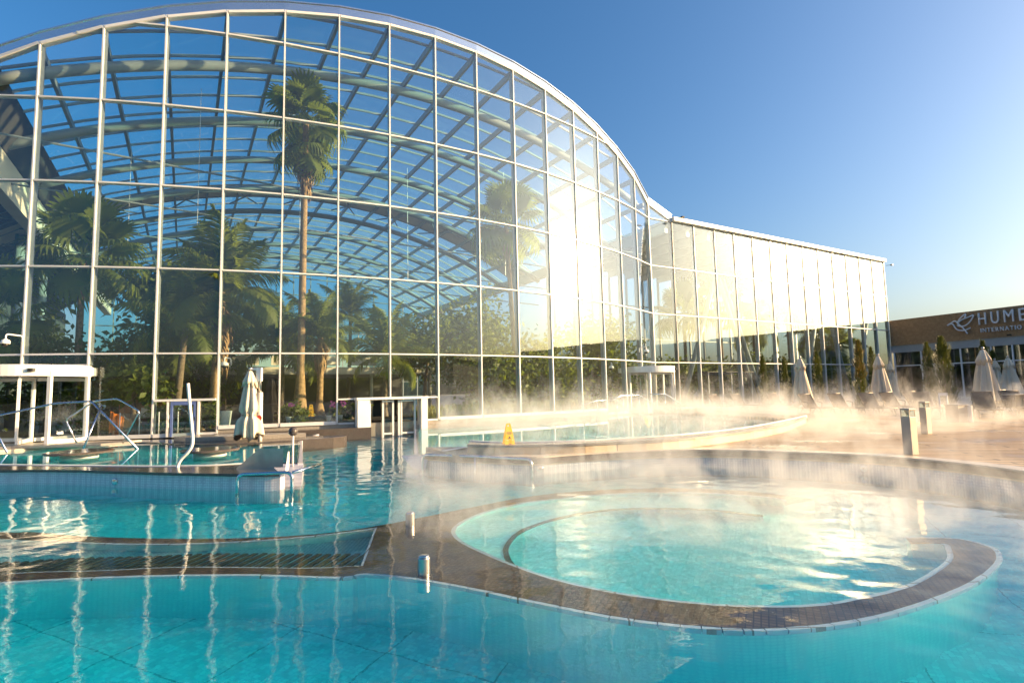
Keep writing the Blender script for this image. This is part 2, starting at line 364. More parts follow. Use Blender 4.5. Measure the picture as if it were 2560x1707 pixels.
# right low wall: travertine panels on the deck side, granite top
root = tag(empty('stone_wall', (3, 12.6, DECK)), 'low curved wall of warm travertine panels beside the misty pool', 'wall')
L2 = wall_out[8:]
MB().band(offset_line(wall_out, .04), offset_line(wall_in, -.04), -.6, WTOP - .05).build('core', 'coping', root)
step = 3
for k in range(0, len(wall_out) - 1, step):
    seg = wall_out[k:k + step + 1]
    if len(seg) < 2: continue
    d0 = (Vector(seg[-1]) - Vector(seg[-2])).normalized() * .006; seg = seg[:-1] + [(seg[-1][0] - d0.x, seg[-1][1] - d0.y)]
    MB().band(offset_line(seg, -.012 * rnd.random()), offset_line(seg, .055), DECK - .1, WTOP - .055).build('stone_panel', 'travertine', root)
for k in range(0, len(wall_out) - 1, 4):
    a = wall_out[k:k + 5]; b = wall_in[k:k + 5]
    if len(a) < 2: continue
    MB().band(offset_line(a, -.02), b, WTOP - .05, WTOP - .003 * rnd.random()).build('coping_slab', 'granite_light', root)
MB().band(offset_line(wall_in, -.06), offset_line(wall_in, .03), WTOP - .2, WTOP + .02).build('inner_lip', 'white', root)
# end face of the wall
MB().add([(10.3, 19.8, DECK - .1), (10.7, 20.6, DECK - .1), (10.7, 20.6, WTOP - .05), (10.3, 19.8, WTOP - .05), (10.36, 19.78, DECK - .1), (10.77, 20.57, DECK - .1), (10.77, 20.57, WTOP - .05), (10.36, 19.78, WTOP - .05)],
         [(4, 5, 6, 7), (0, 4, 7, 3), (1, 2, 6, 5), (3, 7, 6, 2)]).build('end_panel', 'travertine', root)
# wedge of stone at the wall's left tip
tip = tag(empty('stone_tip', (-1.4, 12.3, .3)), 'angular grey granite ramp at the left tip of the low stone wall', 'pool edge')
m = MB(); m.add([(-2.06, 13.1, .42), (-1.2, 12.85, .43), (-.45, 12.2, .36), (-1.25, 11.85, .35), (-2.06, 13.1, .2), (-1.2, 12.85, .2), (-.45, 12.2, .2), (-1.25, 11.85, .2)],
    [(0, 3, 2, 1), (0, 4, 7, 3), (3, 7, 6, 2), (2, 6, 5, 1), (1, 5, 4, 0)])
m.build('slab', 'granite_light', tip)
m = MB(); m.add([(-1.62, 12.42, .398), (-1.50, 12.36, .394), (-1.02, 12.72, .435), (-1.14, 12.80, .437)], [(0, 1, 2, 3)]).build('white_strip', 'white', tip)

# pool floors
fp_poly = [(-17, -2), (7.8, -2), (7.5, 4.0)] + [offset_line(deck_edge, .12)[k] for k in range(len(deck_edge) - 9, -1, -1)] + [(-2.0, 12.7)] + list(reversed(weir)) + [(-4.6, 11.6)] + list(reversed(offset_line(isl_out, .12)))
struct(MB().poly([(-17, -3, -1.25), (8.4, -3, -1.25), (8.4, 13.5, -1.25), (-2, 13.5, -1.25), (-2, 25, -1.25), (-8, 25, -1.25), (-8, 13.5, -1.25), (-17, 13.5, -1.25)]).build('pool_floor', 'pool_tile'))
struct(MB().prism([(-17, -3), (9, -3), (9, -2), (-17, -2)], -1.4, .1).build('pool_wall', 'mosaic_blue'))
_fac = [(FV[i][0] + .21, FV[i][1] - .5) for i in range(-4, 16)]
up_l = [(-17, 13.5)] + isl_in[6:] + [(-4.55, 11.88)] + ch_l[1:] + [_fac[4 + i] for i in (4, 3)] + [(-11.3, 18.9), (-13.2, 17.6), (-14.2, 16.2), (-17.5, 15.0)]
up_r = ch_r[::-1][:-1] + [(-2.2, 12.95), (-1.9, 13.0), (-1.1, 13.0)] + wall_in + [(11.0, 22.5), (10.4, 26.5), (8.9, 30.5)] + [_fac[4 + i] for i in range(12, 7, -1)]
for _n, up_poly in (('left', up_l), ('right', up_r)):
    struct(MB().poly([(x, y, -.75) for x, y in up_poly]).build('upper_pool_floor', 'pool_tile'))
    struct(MB().ribbon(up_poly + up_poly[:1], -.75, .24).build('upper_pool_wall', 'mosaic_wall'))

# ------------------------------------------------------------ water
def water_sheet(name, poly, z, cell, matname, amp):
    xs = [p[0] for p in poly]; ys = [p[1] for p in poly]; x0, y0 = min(xs), min(ys); nx = int((max(xs) - x0) / cell) + 1; ny = int((max(ys) - y0) / cell) + 1
    rr = random.Random(3); W = []
    for k in range(22):
        lam = .20 * (1.09 ** k); th = rr.uniform(0, 2 * math.pi); W.append((2 * math.pi / lam * math.cos(th), 2 * math.pi / lam * math.sin(th), rr.uniform(0, 6.28), lam))
    rows = []
    for j in range(ny):        # scanline spans inside the polygon
        y = y0 + (j + .5) * cell; cr = []
        for a in range(len(poly)):
            (xa, ya), (xb, yb) = poly[a], poly[(a + 1) % len(poly)]
            if (ya > y) != (yb > y): cr.append(xa + (y - ya) / (yb - ya) * (xb - xa))
        cr.sort(); rows.append([(int((cr[q] - x0) / cell), int((cr[q + 1] - x0) / cell)) for q in range(0, len(cr) - 1, 2)])
    idx = {}; vs = []; fs = []; cells = set()
    def vert(i, j):
        k = (i, j)
        if k not in idx:
            x, y = x0 + i * cell, y0 + j * cell; h = 0
            if amp:
                mod = .35 + .9 * max(0, noise.noise((x * .22, y * .22, 3.3)) + .45)
                for kx, ky, ph, lam in W: h += lam ** .55 * math.sin(kx * x + ky * y + ph)
                h *= amp * mod
            idx[k] = len(vs); vs.append((x, y, z + h))
        return idx[k]
    for j, spans in enumerate(rows):
        for a, b in spans:
            for i in range(a, b + 1): cells.add((i, j))
    for i, j in cells: fs.append((vert(i, j), vert(i + 1, j), vert(i + 1, j + 1), vert(i, j + 1)))
    bot = {}
    def vb(i, j):
        if (i, j) not in bot: bot[(i, j)] = len(vs); vs.append((x0 + i * cell, y0 + j * cell, z - 2.6))
        return bot[(i, j)]
    for i, j in cells:
        for di, dj, a, b in ((-1, 0, (0, 1), (0, 0)), (1, 0, (1, 0), (1, 1)), (0, -1, (0, 0), (1, 0)), (0, 1, (1, 1), (0, 1))):
            if (i + di, j + dj) not in cells:
                p, q = (i + a[0], j + a[1]), (i + b[0], j + b[1]); fs.append((vert(*p), vb(*p), vb(*q), vert(*q)))
    me = bpy.data.meshes.new(name); me.from_pydata(vs, [], fs); me.update()
    return link(name, me, matname, None, True)
fw = struct(water_sheet('pool_water', [(-16.5, .3), (7.6, .3), (7.5, 4.0)] + [offset_line(deck_edge, .10)[k] for k in range(len(deck_edge) - 9, 2, -1)] + [(-2.2, 12.9), (-3.0, 17.5), (-3.9, 22.6), (-4.8, 22.4), (-6.6, 21.4), (-7.3, 20.8), (-6.75, 17.7), (-6.1, 16.1), (-4.5, 11.85), (-4.45, 11.5), (-4.9, 10.6)] + list(reversed(offset_line(isl_out, .10)))[4:], 0, .065, 'water_front', .0009))
# upper pool: one calm sheet
for _p in (up_l, up_r): struct(MB().poly([(x, y, Z1) for x, y in _p]).build('upper_pool_water', 'water_upper'))

# brown mosaic shelf just under the water, with the round basin and the long trough
back = smooth_line([(-12, 8.6), (-9, 8.0), (-6.63, 7.36), (-6.29, 7.36), (-5.29, 7.03), (-4.49, 6.88), (-3.82, 6.8), (-3.03, 6.79), (-2.25, 6.95), (-1.75, 7.27), (-1.51, 7.46), (-1.11, 7.83), (-.48, 8.42), (.32, 9.08), (1.58, 9.48), (2.66, 9.46), (3.62, 9.08), (4.35, 8.29)], 3)
r_in = smooth_line([(3.74, 7.95), (3.95, 8.36), (3.5, 8.78), (2.66, 9.12), (1.52, 9.12), (.36, 8.7), (-.3, 8.17), (-.66, 7.56), (-.79, 7.06), (-.75, 6.7), (-.61, 6.34), (-.39, 5.98), (-.12, 5.59), (.2, 5.2), (.52, 4.9), (.91, 4.65), (1.36, 4.46), (1.82, 4.36), (2.31, 4.37), (2.95, 4.58), (3.4, 4.83), (4.02, 5.32), (4.32, 5.7), (4.42, 5.92), (4.1, 5.96)], 3)
r_front = smooth_line([(4.18, 6.14), (4.64, 6.08), (4.74, 5.84), (4.66, 5.6), (4.36, 5.26), (3.82, 4.84), (3.13, 4.43), (2.55, 4.17), (2.0, 4.03), (1.54, 4.01), (1.14, 4.1), (.68, 4.28), (.14, 4.6), (-.41, 4.95), (-.91, 5.22), (-1.42, 5.38), (-1.62, 5.3), (-2.42, 5.42), (-3.27, 5.47), (-4.08, 5.44), (-4.82, 5.36), (-7, 5.0), (-12, 4.1)], 3)
t_low = smooth_line([(-12, 4.5), (-7, 5.3), (-5.02, 5.58), (-4.63, 5.62), (-4.0, 5.63), (-3.4, 5.68), (-2.68, 5.63), (-2.05, 5.56), (-1.5, 5.6)], 3)
t_up = smooth_line([(-1.75, 7.18), (-2.06, 7.0), (-2.53, 6.81), (-2.99, 6.69), (-3.56, 6.62), (-4.1, 6.62), (-4.77, 6.7), (-5.68, 6.88), (-6.31, 7.02), (-9, 7.6), (-12, 8.2)], 3)
SH = -.035
shelf = tag(empty('pool_shelf', (-1, 6.3, -1.25)), 'brown mosaic shelf under the water sweeping into an open ring', 'pool shelf')
_sh = back + r_in + r_front + t_low + t_up
MB().prism(_sh, SH - .04, SH).build('shelf_top', 'brown_mosaic', shelf)
MB().prism(_sh, -1.25, SH - .04).build('shelf_body', 'pool_side_tile', shelf)
def edge_tiles(line, parent, w=.045, n=.25, d=-1):
    acc = []; 
    for a, b in zip(line, line[1:]):
        a, b = Vector(a), Vector(b); l = (b - a).length; k = max(1, round(l / n))
        for q in range(k): acc.append((a.lerp(b, q / k), a.lerp(b, (q + 1) / k)))
    for a, b in acc:
        t = (b - a).normalized(); nn = Vector((-t.y, t.x)) * d; b = b - t * .006
        P = [a, b, b + nn * w, a + nn * w]
        MB().prism([(p.x, p.y) for p in P], SH - .09, SH - .004 - .004 * rnd.random()).build('edge_tile', 'edge_tile_mat', parent)
vis = [p for p in r_front if p[0] > -5.5]
edge_tiles(vis, shelf, d=1)
MB().band(r_in[2:-3], offset_line(r_in[2:-3], .05), SH - .05, SH - .012).build('inner_edge', 'edge_tile_mat', shelf)
MB().band(t_up[:22], offset_line(t_up[:22], .04), SH - .06, SH - .01).build('trough_edge', 'edge_tile_mat', shelf)
MB().band(t_low[6:], offset_line(t_low[6:], .03), SH - .06, SH - .01).build('trough_edge', 'edge_tile_mat', shelf)
MB().beam((-1.5, 5.6, SH - .03), (-1.75, 7.18, SH - .03), .05, .05).build('trough_edge', 'edge_tile_mat', shelf)
# trough bottom and its drain grating
MB().poly([(x, y, -.42) for x, y in t_low + t_up]).build('trough_floor', 'mosaic_blue', shelf)
gr = tag(empty('drain_grating', (-3.5, 5.9, -.4)), 'dark slatted drain grating along the trough in the brown shelf', 'grating')
for k in range(64):
    u = k / 63; x = -8.2 + u * 6.5
    i = min(range(len(t_low)), key=lambda q: abs(t_low[q][0] - x)); y = t_low[i][1]
    if u < .5: y -= 0
    MB().beam((x, y + .04, -.16), (x + .10, y + .58, -.16), .055, .05).build('slat', 'brown_mosaic', gr)
# round basin: bench step and inner floor
st = smooth_line([(3.3, 7.6), (2.7, 8.05), (1.9, 8.25), (1.2, 8.15), (.55, 7.75), (.06, 7.15), (-.14, 6.5), (-.12, 5.95), (.03, 5.5), (.3, 5.1), (.62, 4.86)], 3)
bench = tag(empty('basin_bench', (0, 6.5, -1.2)), 'pale tiled bench step following the left side of the round basin', 'bench step')
MB().prism(st + [p for p in reversed(r_in[4:46]) if p[0] < 3.6], -1.2, -.30).build('seat', 'pool_tile_ring', bench)
MB().band(st, offset_line(st, .06), -.34, -.285).build('edge_strip', 'brown_mosaic', bench)
struct(MB().prism(r_in + [], -1.24, -.62).build('basin_floor', 'pool_tile_ring'))

# ------------------------------------------------------------ glass hall: facade
ghall = tag(empty('glass_hall', (*FV[7], DECK)), 'tall arched glass hall with white mullion grid and palms inside', 'glass building')
ftop = {i: zroof(hts(FV[i])[0]) for i in range(-4, 17)}
ftop[15] = 13.55; ftop[16] = 12.70
def fbase(i): return SILL if 3 <= i <= 12 else DECK
def inward(i):
    a = FV[max(i - 1, -4)]; b = FV[min(i + 1, 16)]; t = Vector((b[0] - a[0], b[1] - a[1], 0)).normalized(); return Vector((-t.y, t.x, 0)), t
for i in range(-4, 17):
    n, t = inward(i); x, y = FV[i]; zb, zt = min(fbase(i), fbase(max(i - 1, -4))), ftop[i]
    if i == 7: pass
    zb2 = {1: 2.92, 0: 2.92, -1: 2.92, 6: 1.52, 14: 2.98}.get(i, zb)
    p = Vector((x, y, 0)) + n * .13
    po = p - n * .10; pi = p + n * .055
    mo = MB().beam((po.x, po.y, zb2), (po.x, po.y, zt + .02), .052, .11, n).build('mullion', 'alu', ghall)
    MB().beam((pi.x, pi.y, zb2 + .003), (pi.x, pi.y, zt + .017), .046, .20, n).build('inner_profile', 'alu_mid', mo)
for i in range(-4, 16):
    n0, _ = inward(i); a, b = Vector((*FV[i], 0)), Vector((*FV[i + 1], 0)); t = (b - a).normalized(); n = Vector((-t.y, t.x, 0)); za, zb = ftop[i], ftop[i + 1]
    e0, e1 = a + t * .04 + n * .09, b - t * .04 + n * .09
    # top frame following the arch, glass upstand and cap
    MB().beam(e0 + Vector((0, 0, za - .04)), e1 + Vector((0, 0, zb - .04)), .25, .10).build('top_rail', 'alu', ghall)
    q = n * -.02
    MB().add([a + q + V(0, 0, za + .03), b + q + V(0, 0, zb + .03), b + q + V(0, 0, zb + .36), a + q + V(0, 0, za + .36)], [(0, 1, 2, 3)]).build('upstand_band', 'band_metal', ghall)
    MB().beam(a + q + V(0, 0, za + .375), b + q + V(0, 0, zb + .375), .09, .05).build('cap_rail', 'band_metal', ghall)
    sz = fbase(i + 1) if i >= 12 else (SILL if 3 <= i <= 11 else DECK)
    # transoms
    for z in ROWS:
        if z < min(za, zb) - .05:
            MB().beam(e0 + V(0, 0, z), e1 + V(0, 0, z), .21, .055).build('transom', 'alu', ghall)
        elif z < max(za, zb) - .03:      # runs into the arch
            f = (z - min(za, zb)) / (max(za, zb) - min(za, zb)); c = e1.lerp(e0, 1 - f) if False else None
            if za < zb: p0 = e0.lerp(e1, (z - za) / (zb - za)); MB().beam(p0 + V(0, 0, z), e1 + V(0, 0, z), .21, .055).build('transom', 'alu', ghall)
            else: p0 = e1.lerp(e0, (z - zb) / (za - zb)); MB().beam(e0 + V(0, 0, z), p0 + V(0, 0, z), .21, .055).build('transom', 'alu', ghall)
    door = {-1: 2.92, 0: 2.92, 2: None, 5: 1.52, 6: 1.52, 13: 2.98, 14: 2.98}.get(i)
    if not door:
        MB().beam(e0 + V(0, 0, sz + .05), e1 + V(0, 0, sz + .05), .26, .13).build('sill_rail', 'alu', ghall)
    if i == 5 or i == 6 or i == 0 or i == -1:
        MB().beam(e0 + V(0, 0, door), e1 + V(0, 0, door), .21, .055).build('transom', 'alu', ghall)
    # panes
    zs = [door or sz + .11] + [z for z in ROWS] + [40]
    for k in range(len(zs) - 1):
        z0, z1 = zs[k] + (.04 if k or door else 0), zs[k + 1] - .04
        l0, l1 = z0, min(z1, za - .09); r0, r1 = z0, min(z1, zb - .09)
        if l1 <= l0 and r1 <= r0: continue
        A, B = a + n * .02 + t * .04, b + n * .02 - t * .04
        if l1 > l0 and r1 > r0:
            P = [A + V(0, 0, l0), B + V(0, 0, r0), B + V(0, 0, r1), A + V(0, 0, l1)]
            if z1 < 30 and (l1 < z1) != (r1 < z1):   # arch cuts this cell
                la, lb = za - .09, zb - .09; u = (z1 - la) / (lb - la); P = [A + V(0, 0, l0), B + V(0, 0, r0), B + V(0, 0, r1), A.lerp(B, u) + V(0, 0, z1), A + V(0, 0, l1)]
        else:
            la, lb = za - .09, zb - .09; u = (z0 - la) / (lb - la); X = A.lerp(B, u) + V(0, 0, z0)
            P = [A + V(0, 0, l0), X, A + V(0, 0, l1)] if l1 > l0 else [X, B + V(0, 0, r0), B + V(0, 0, r1)]
        # sheet with real thickness, tilted a hair as mounted panes are
        j = [rnd.uniform(-.005, .005) for _ in P]; P = [p + n * q for p, q in zip(P, j)]
        m = MB(); nn = len(P); m.add(P + [p + n * .024 for p in P], [tuple(range(nn)), tuple(reversed(range(nn, 2 * nn)))] + [(i2, nn + i2, nn + (i2 + 1) % nn, (i2 + 1) % nn) for i2 in range(nn)])
        m.build('pane', 'glass_facade', ghall)
# plinth under the raised sills
pl = [FV[i] for i in range(3, 13)]
MB().band(offset_line(pl, .02), offset_line(pl, .5), -.7, SILL - .015).build('plinth', 'granite_light', ghall)
led = [FV[i] for i in range(3, 6)] + [(FV[5][0] + 1.1, FV[5][1] + .5)]
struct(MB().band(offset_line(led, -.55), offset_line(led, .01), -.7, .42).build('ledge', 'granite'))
led = [(FV[7][0] - 1.0, FV[7][1] - .55)] + [FV[i] for i in range(7, 13)]
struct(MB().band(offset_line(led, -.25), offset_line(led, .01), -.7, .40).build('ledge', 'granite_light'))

# ------------------------------------------------------------ glass hall: roof structure
TS = [hts(FV[i])[0] for i in range(-3, 17)]
SEND = 50.0
for t in TS:
    s0 = sface(t) + .2
    MB().beam(hall(t, s0, zroof(t) - .17), hall(t, SEND, zroof(t) - .17), .13, .28, (0, 0, 1)).build('purlin', 'steel_paint', ghall)
def arc_pts(s, dz, t0, t1, n=30):
    return [hall(t0 + (t1 - t0) * k / n, s, zroof(t0 + (t1 - t0) * k / n) + dz) for k in range(n + 1)]
s = 3.5
while s < SEND:
    tm = min(18.2, math.sqrt(max(0, FR * FR - (FR - s + .3) ** 2)))
    MB().tube(arc_pts(s, -.95, -(16.4 if s > 4 else tm + .6), tm), .21, 12).build('arch_tube', 'tube_paint', ghall, True)
    s += 5.4
s = .75; SB = []
while s < SEND:
    SB.append(s); tm = math.sqrt(max(0, FR * FR - (FR - s + .15) ** 2)); a, b = max(-20, -tm), min(18, tm)
    P = arc_pts(s, -.05, a, b, 24)
    m = MB()
    for p, q in zip(P, P[1:]): m.beam(p, q, .07, .11)
    m.build('glazing_bar', 'alu_dark', ghall); s += 1.8
# roof panes: shared mesh per bay
npane = 0; farm = MB()
for k in range(len(TS) - 1):
    t0, t1 = TS[k], TS[k + 1]; me = None
    for j in range(len(SB) - 1):
        s0, s1 = SB[j], SB[j + 1]
        if s0 < max(sface(t0), sface(t1)): continue
        if 21.0 < s0 < 24.0 or t1 < -15.4: continue
        P = [hall(t0 + .05, s0 + .04, zroof(t0) + .03), hall(t1 - .05, s0 + .04, zroof(t1) + .03), hall(t1 - .05, s1 - .04, zroof(t1) + .03), hall(t0 + .05, s1 - .04, zroof(t0) + .03)]
        if j < 15 and npane < 300:
            o = P[0]
            if me is None: me = MB().poly([p - o for p in P]).mesh('roof_pane')
            ob = link('roof_pane', me, 'glass_roof', ghall); ob.location = o; npane += 1
        else: farm.poly(P)
stuff(farm.build('far_roof_panes', 'glass_roof', ghall))
# opaque cream strip across the vault with crossed bracing
m = MB(); A = arc_pts(21.4, -.05, -20, 18, 20); B = arc_pts(24.4, -.05, -20, 18, 20)
for k in range(20): m.poly([A[k], A[k + 1], B[k + 1], B[k]])
m.build('roof_strip', 'cream', ghall)
for k in range(1, 19, 2):
    A = arc_pts(21.2, -.5, -20, 18, 20); B = arc_pts(24.6, -.5, -20, 18, 20)
    MB().tube([A[k], B[k + 1]], .05, 6).build('brace', 'steel_paint', ghall); MB().tube([A[k + 1], B[k]], .05, 6).build('brace', 'steel_paint', ghall)
# tie rods and drop cables
for s, z in ((5.4, 11.1), (10.1, 10.6), (14.8, 10.2), (19.5, 9.8), (24.2, 9.4)):
    MB().tube([hall(-18.5, s, z + .9), hall(18, s, z - .4)], .045, 6).build('tie_rod', 'tube_paint', ghall)
for t, s in ((-9, 5.4), (-4, 10), (3, 12), (8, 8), (-12, 12)):
    MB().tube([hall(t, s, zroof(t) - 1), hall(t, s, 9.0)], .012, 4).build('cable', 'alu', ghall)
# edge girder and solid wall at the left springing of the vault
MB().beam(hall(-16.5, 4.3, 11.55), hall(-16.5, SEND, 11.55), .55, 1.65).build('edge_girder', 'cream', ghall)
m = MB()
for k in range(6):
    t0, t1 = -15.5 - k * 1.05, -16.55 - k * 1.05; m.poly([hall(t0, 5.0 if k else sface(15.6) + .6, zroof(t0) - .03), hall(t0, SEND, zroof(t0) - .03), hall(t1, SEND, zroof(t1) - .03), hall(t1, sface(t1) + .6, zroof(t1) - .03)])
m.build('side_roof', 'wall_dark', ghall)
MB().poly([hall(-16.2, 4.6, 12.4), hall(-16.2, SEND, 12.4), hall(-15.4, SEND, zroof(15.4) - .36), hall(-15.4, 4.2, zroof(15.4) - .36)]).build('side_soffit', 'wall_dark', ghall)
MB().beam(hall(-20.2, 6.2, 5.4), hall(-20.2, SEND, 5.4), .4, 10.4).build('side_wall', 'wall_dark', ghall)
for s in (7, 12.5, 18, 24): MB().tube([hall(-17.4, s, DECK), hall(-17.4, s, 11)], .24, 12).build('column', 'tube_paint', ghall, True)
# far gable with window grid
m = MB()
for t in range(-18, 19, 2): MB().beam(hall(t, SEND, DECK), hall(t, SEND, zroof(t)), .10, .16, AX).build('gable_mullion', 'alu_dark', ghall)
for z in (3.4, 6.5, 9.6): MB().beam(hall(-18, SEND - .02, z), hall(18, SEND - .02, z), .12, .10).build('gable_transom', 'alu_dark', ghall)
MB().poly([hall(-19, SEND + .1, DECK), hall(19, SEND + .1, DECK), hall(19, SEND + .1, 11.2)] + [hall(t, SEND + .1, zroof(t)) for t in range(18, -19, -2)] + [hall(-19, SEND + .1, 11.2)]).build('gable_glass', 'glass_roof', ghall)
# eaves wall on the right above the wing roof
MB().beam(hall(18.2, 6.2, 12.2), hall(18.2, SEND, 12.2), .5, .8).build('edge_girder', 'tube_paint', ghall)

# ------------------------------------------------------------ glass wing on the right
wing = tag(empty('glass_wing', (*WV[7], DECK)), 'long flat roofed glass wing stretching right from the arched hall', 'glass building')
WT = 12.66; wd = Vector((*WDIR, 0)); wb = Vector((*WBACK, 0))
for j in range(1, 15):
    p = Vector((*WV[j], 0)) + wb * .03; p2 = p + wb * .155
    mo = MB().beam(p + V(0, 0, DECK), p + V(0, 0, WT), .052, .11, wb).build('mullion', 'alu', wing)
    MB().beam(p2 + V(0, 0, DECK + .003), p2 + V(0, 0, WT - .003), .046, .20, wb).build('inner_profile', 'alu_mid', mo)
for j in range(1, 14):
    a, b = Vector((*WV[j], 0)), Vector((*WV[j + 1], 0)); e0, e1 = a + wd * .037 + wb * .09, b - wd * .037 + wb * .09
    for z in ROWS[:3]: MB().beam(e0 + V(0, 0, z), e1 + V(0, 0, z), .22, .06).build('transom', 'alu', wing)
    MB().beam(e0 + V(0, 0, DECK + .06), e1 + V(0, 0, DECK + .06), .26, .12).build('sill_rail', 'alu', wing)
    zs = [DECK + .12] + ROWS[:3] + [WT]
    for k in range(4):
        P = [a + wd * .04 + wb * .02 + V(0, 0, zs[k] + .04), b - wd * .04 + wb * .02 + V(0, 0, zs[k] + .04), b - wd * .04 + wb * .02 + V(0, 0, zs[k + 1] - .04), a + wd * .04 + wb * .02 + V(0, 0, zs[k + 1] - .04)]
        P = [p + wb * rnd.uniform(-.004, .004) for p in P]; m = MB(); m.add(P + [p + wb * .024 for p in P], [(0, 1, 2, 3), (7, 6, 5, 4), (0, 4, 5, 1), (1, 5, 6, 2), (2, 6, 7, 3), (3, 7, 4, 0)])
        m.build('pane', 'glass_facade', wing)
a, b = Vector((*WV[1], 0)), Vector((*WV[14], 0))
MB().beam(a + wb * -.03 + V(0, 0, WT + .12), b + wb * -.03 + wd * .1 + V(0, 0, WT + .12), .4, .26).build('roof_fascia', 'white', wing)
c = (a + b) / 2 + wb * 7.2; MB().box((c.x, c.y, WT + .10), (27.2, 13.9, .18), WH).build('roof_slab', 'white', wing)
for j in range(1, 15):
    p = Vector((*WV[j], 0)) + wb * .5; MB().beam(p + V(0, 0, WT - .35), p + wb * 13 + V(0, 0, WT - .35), .25, .6).build('roof_beam', 'white', wing)
for j in range(1, 15, 1):
    p = Vector((*WV[j], 0)) + wb * 13.6; MB().beam(p + V(0, 0, DECK), p + V(0, 0, WT), .12, .2, wb).build('back_mullion', 'alu_dark', wing)
for z in (3.3, 6.4, 9.5): MB().beam(a + wb * 13.62 + V(0, 0, z), b + wb * 13.62 + V(0, 0, z), .12, .1).build('back_transom', 'alu_dark', wing)
for j, (u0, u1) in enumerate(((1.2, 3.1), (5.2, 3.3), (5.6, 3.5), (8.2, 9.6), (11.6, 9.8), (12.0, 13.6))):
    p0 = a + wd * (u0 * 2.077) + wb * 2.2; p1 = a + wd * (u1 * 2.077) + wb * 2.0
    MB().tube([p0 + V(0, 0, DECK), p1 + V(0, 0, 9.8)], .17, 10).build('strut', 'tube_paint', wing, True)
# end wall
for k in range(1, 7):
    p = b + wb * (k * 2.2); MB().beam(p + V(0, 0, DECK), p + V(0, 0, WT), .07, .2, wd).build('end_mullion', 'alu', wing)
MB().poly([b + wd * .02 + wb * .3 + V(0, 0, DECK), b + wd * .02 + wb * 13.5 + V(0, 0, DECK), b + wd * .02 + wb * 13.5 + V(0, 0, WT), b + wd * .02 + wb * .3 + V(0, 0, WT)]).build('end_pane', 'glass_clear', wing)

# ------------------------------------------------------------ hotel with brick slat front and sign
BP0, BP1 = Vector((34.1, 50, 0)), Vector((38.3, 41.4, 0)); BD = (BP1 - BP0).normalized(); BN = Vector((BD.y, -BD.x, 0))
if BN.x > 0: BN = -BN
hotel = tag(empty('hotel', (*BP0[:2], DECK)), 'low hotel with brown brick upper front and big metal lettering', 'building')
def bw(u, z, o=0.): return BP0 + BD * u + BN * o + V(0, 0, z)
LEN = 58
mat('brick', (.30, .19, .105), .85, col2=(.42, .28, .16), scale=5)
MB().add([bw(0, DECK, -.4), bw(LEN, DECK, -.4), bw(LEN, 7.25, -.4), bw(0, 7.25, -.4), bw(0, DECK, -14), bw(LEN, DECK, -14), bw(LEN, 7.25, -14), bw(0, 7.25, -14)], [(3, 2, 6, 7), (4, 7, 6, 5), (0, 4, 5, 1), (1, 5, 6, 2), (3, 7, 4, 0)]).build('block', 'wall_dark', hotel)
m = MB(); m.add([bw(0, 4.95, -.05), bw(LEN, 4.95, -.05), bw(LEN, 7.3, -.05), bw(0, 7.3, -.05), bw(0, 4.95, -.4), bw(LEN, 4.95, -.4), bw(LEN, 7.3, -.4), bw(0, 7.3, -.4)], [(0, 1, 2, 3), (3, 2, 6, 7), (0, 4, 5, 1), (0, 3, 7, 4), (1, 5, 6, 2)])
m.build('brick_backing', 'brick', hotel)
courses = MB(); z = 4.99; n = 0     # brick courses standing proud, each brick with its own depth
while z < 7.26:
    u = rnd.uniform(-.3, 0)
    while u < 14:
        l = rnd.choice((.22, .44, .44, .66)); d = rnd.uniform(.005, .035)
        u0, u1 = max(0, u), u + l - .014
        courses.add([bw(u0, z, -.05 + d), bw(u1, z, -.05 + d), bw(u1, z + .058, -.05 + d), bw(u0, z + .058, -.05 + d), bw(u0, z, -.06), bw(u1, z, -.06), bw(u1, z + .058, -.06), bw(u0, z + .058, -.06)], [(0, 1, 2, 3), (3, 2, 6, 7), (0, 4, 5, 1), (0, 3, 7, 4), (1, 5, 6, 2)])
        u += l
    z += .072
stuff(courses.build('brick_courses', 'brick', hotel))
MB().beam(bw(0, 4.66, .0), bw(LEN, 4.66, .0), .22, .56).build('fascia_band', 'fascia', hotel)
MB().beam(bw(0, 4.97, .04), bw(LEN, 4.97, .04), .26, .05).build('drip_edge', 'alu_dark', hotel)
us = [.25, 2.43, 5.35, 7.41, 8.75] + [8.75 + 2.2 * k for k in range(1, 22)]
for u in us: MB().beam(bw(u, DECK, .02), bw(u, 4.95, .02), .09, .12, BN).build('mullion', 'sign_white', hotel)
for u0, u1 in zip(us, us[1:]):
    MB().poly([bw(u0 + .05, DECK + .1, 0), bw(u1 - .05, DECK + .1, 0), bw(u1 - .05, 4.36, 0), bw(u0 + .05, 4.36, 0)]).build('shop_pane', 'glass_store', hotel)
    MB().beam(bw(u0 + .05, 3.2, .02), bw(u1 - .05, 3.2, .02), .08, .09).build('transom', 'sign_white', hotel)
MB().beam(bw(0, DECK + .06, .02), bw(LEN, DECK + .06, .02), .14, .12).build('sill_rail', 'white', hotel)
for u in (2.65, 4.6): MB().beam(bw(u, DECK, .12), bw(u, 3.0, .12), .1, .1, BN).build('door_post', 'white', hotel)
MB().beam(bw(2.5, 3.08, .2), bw(4.8, 3.08, .2), .5, .32).build('door_header', 'white', hotel)
for u in (6.0, 6.6, 8.0, 9.2): MB().tube([bw(u, DECK, -.25), bw(u + .5, 4.2, -.25)], .05, 6).build('inner_strut', 'cream', hotel)
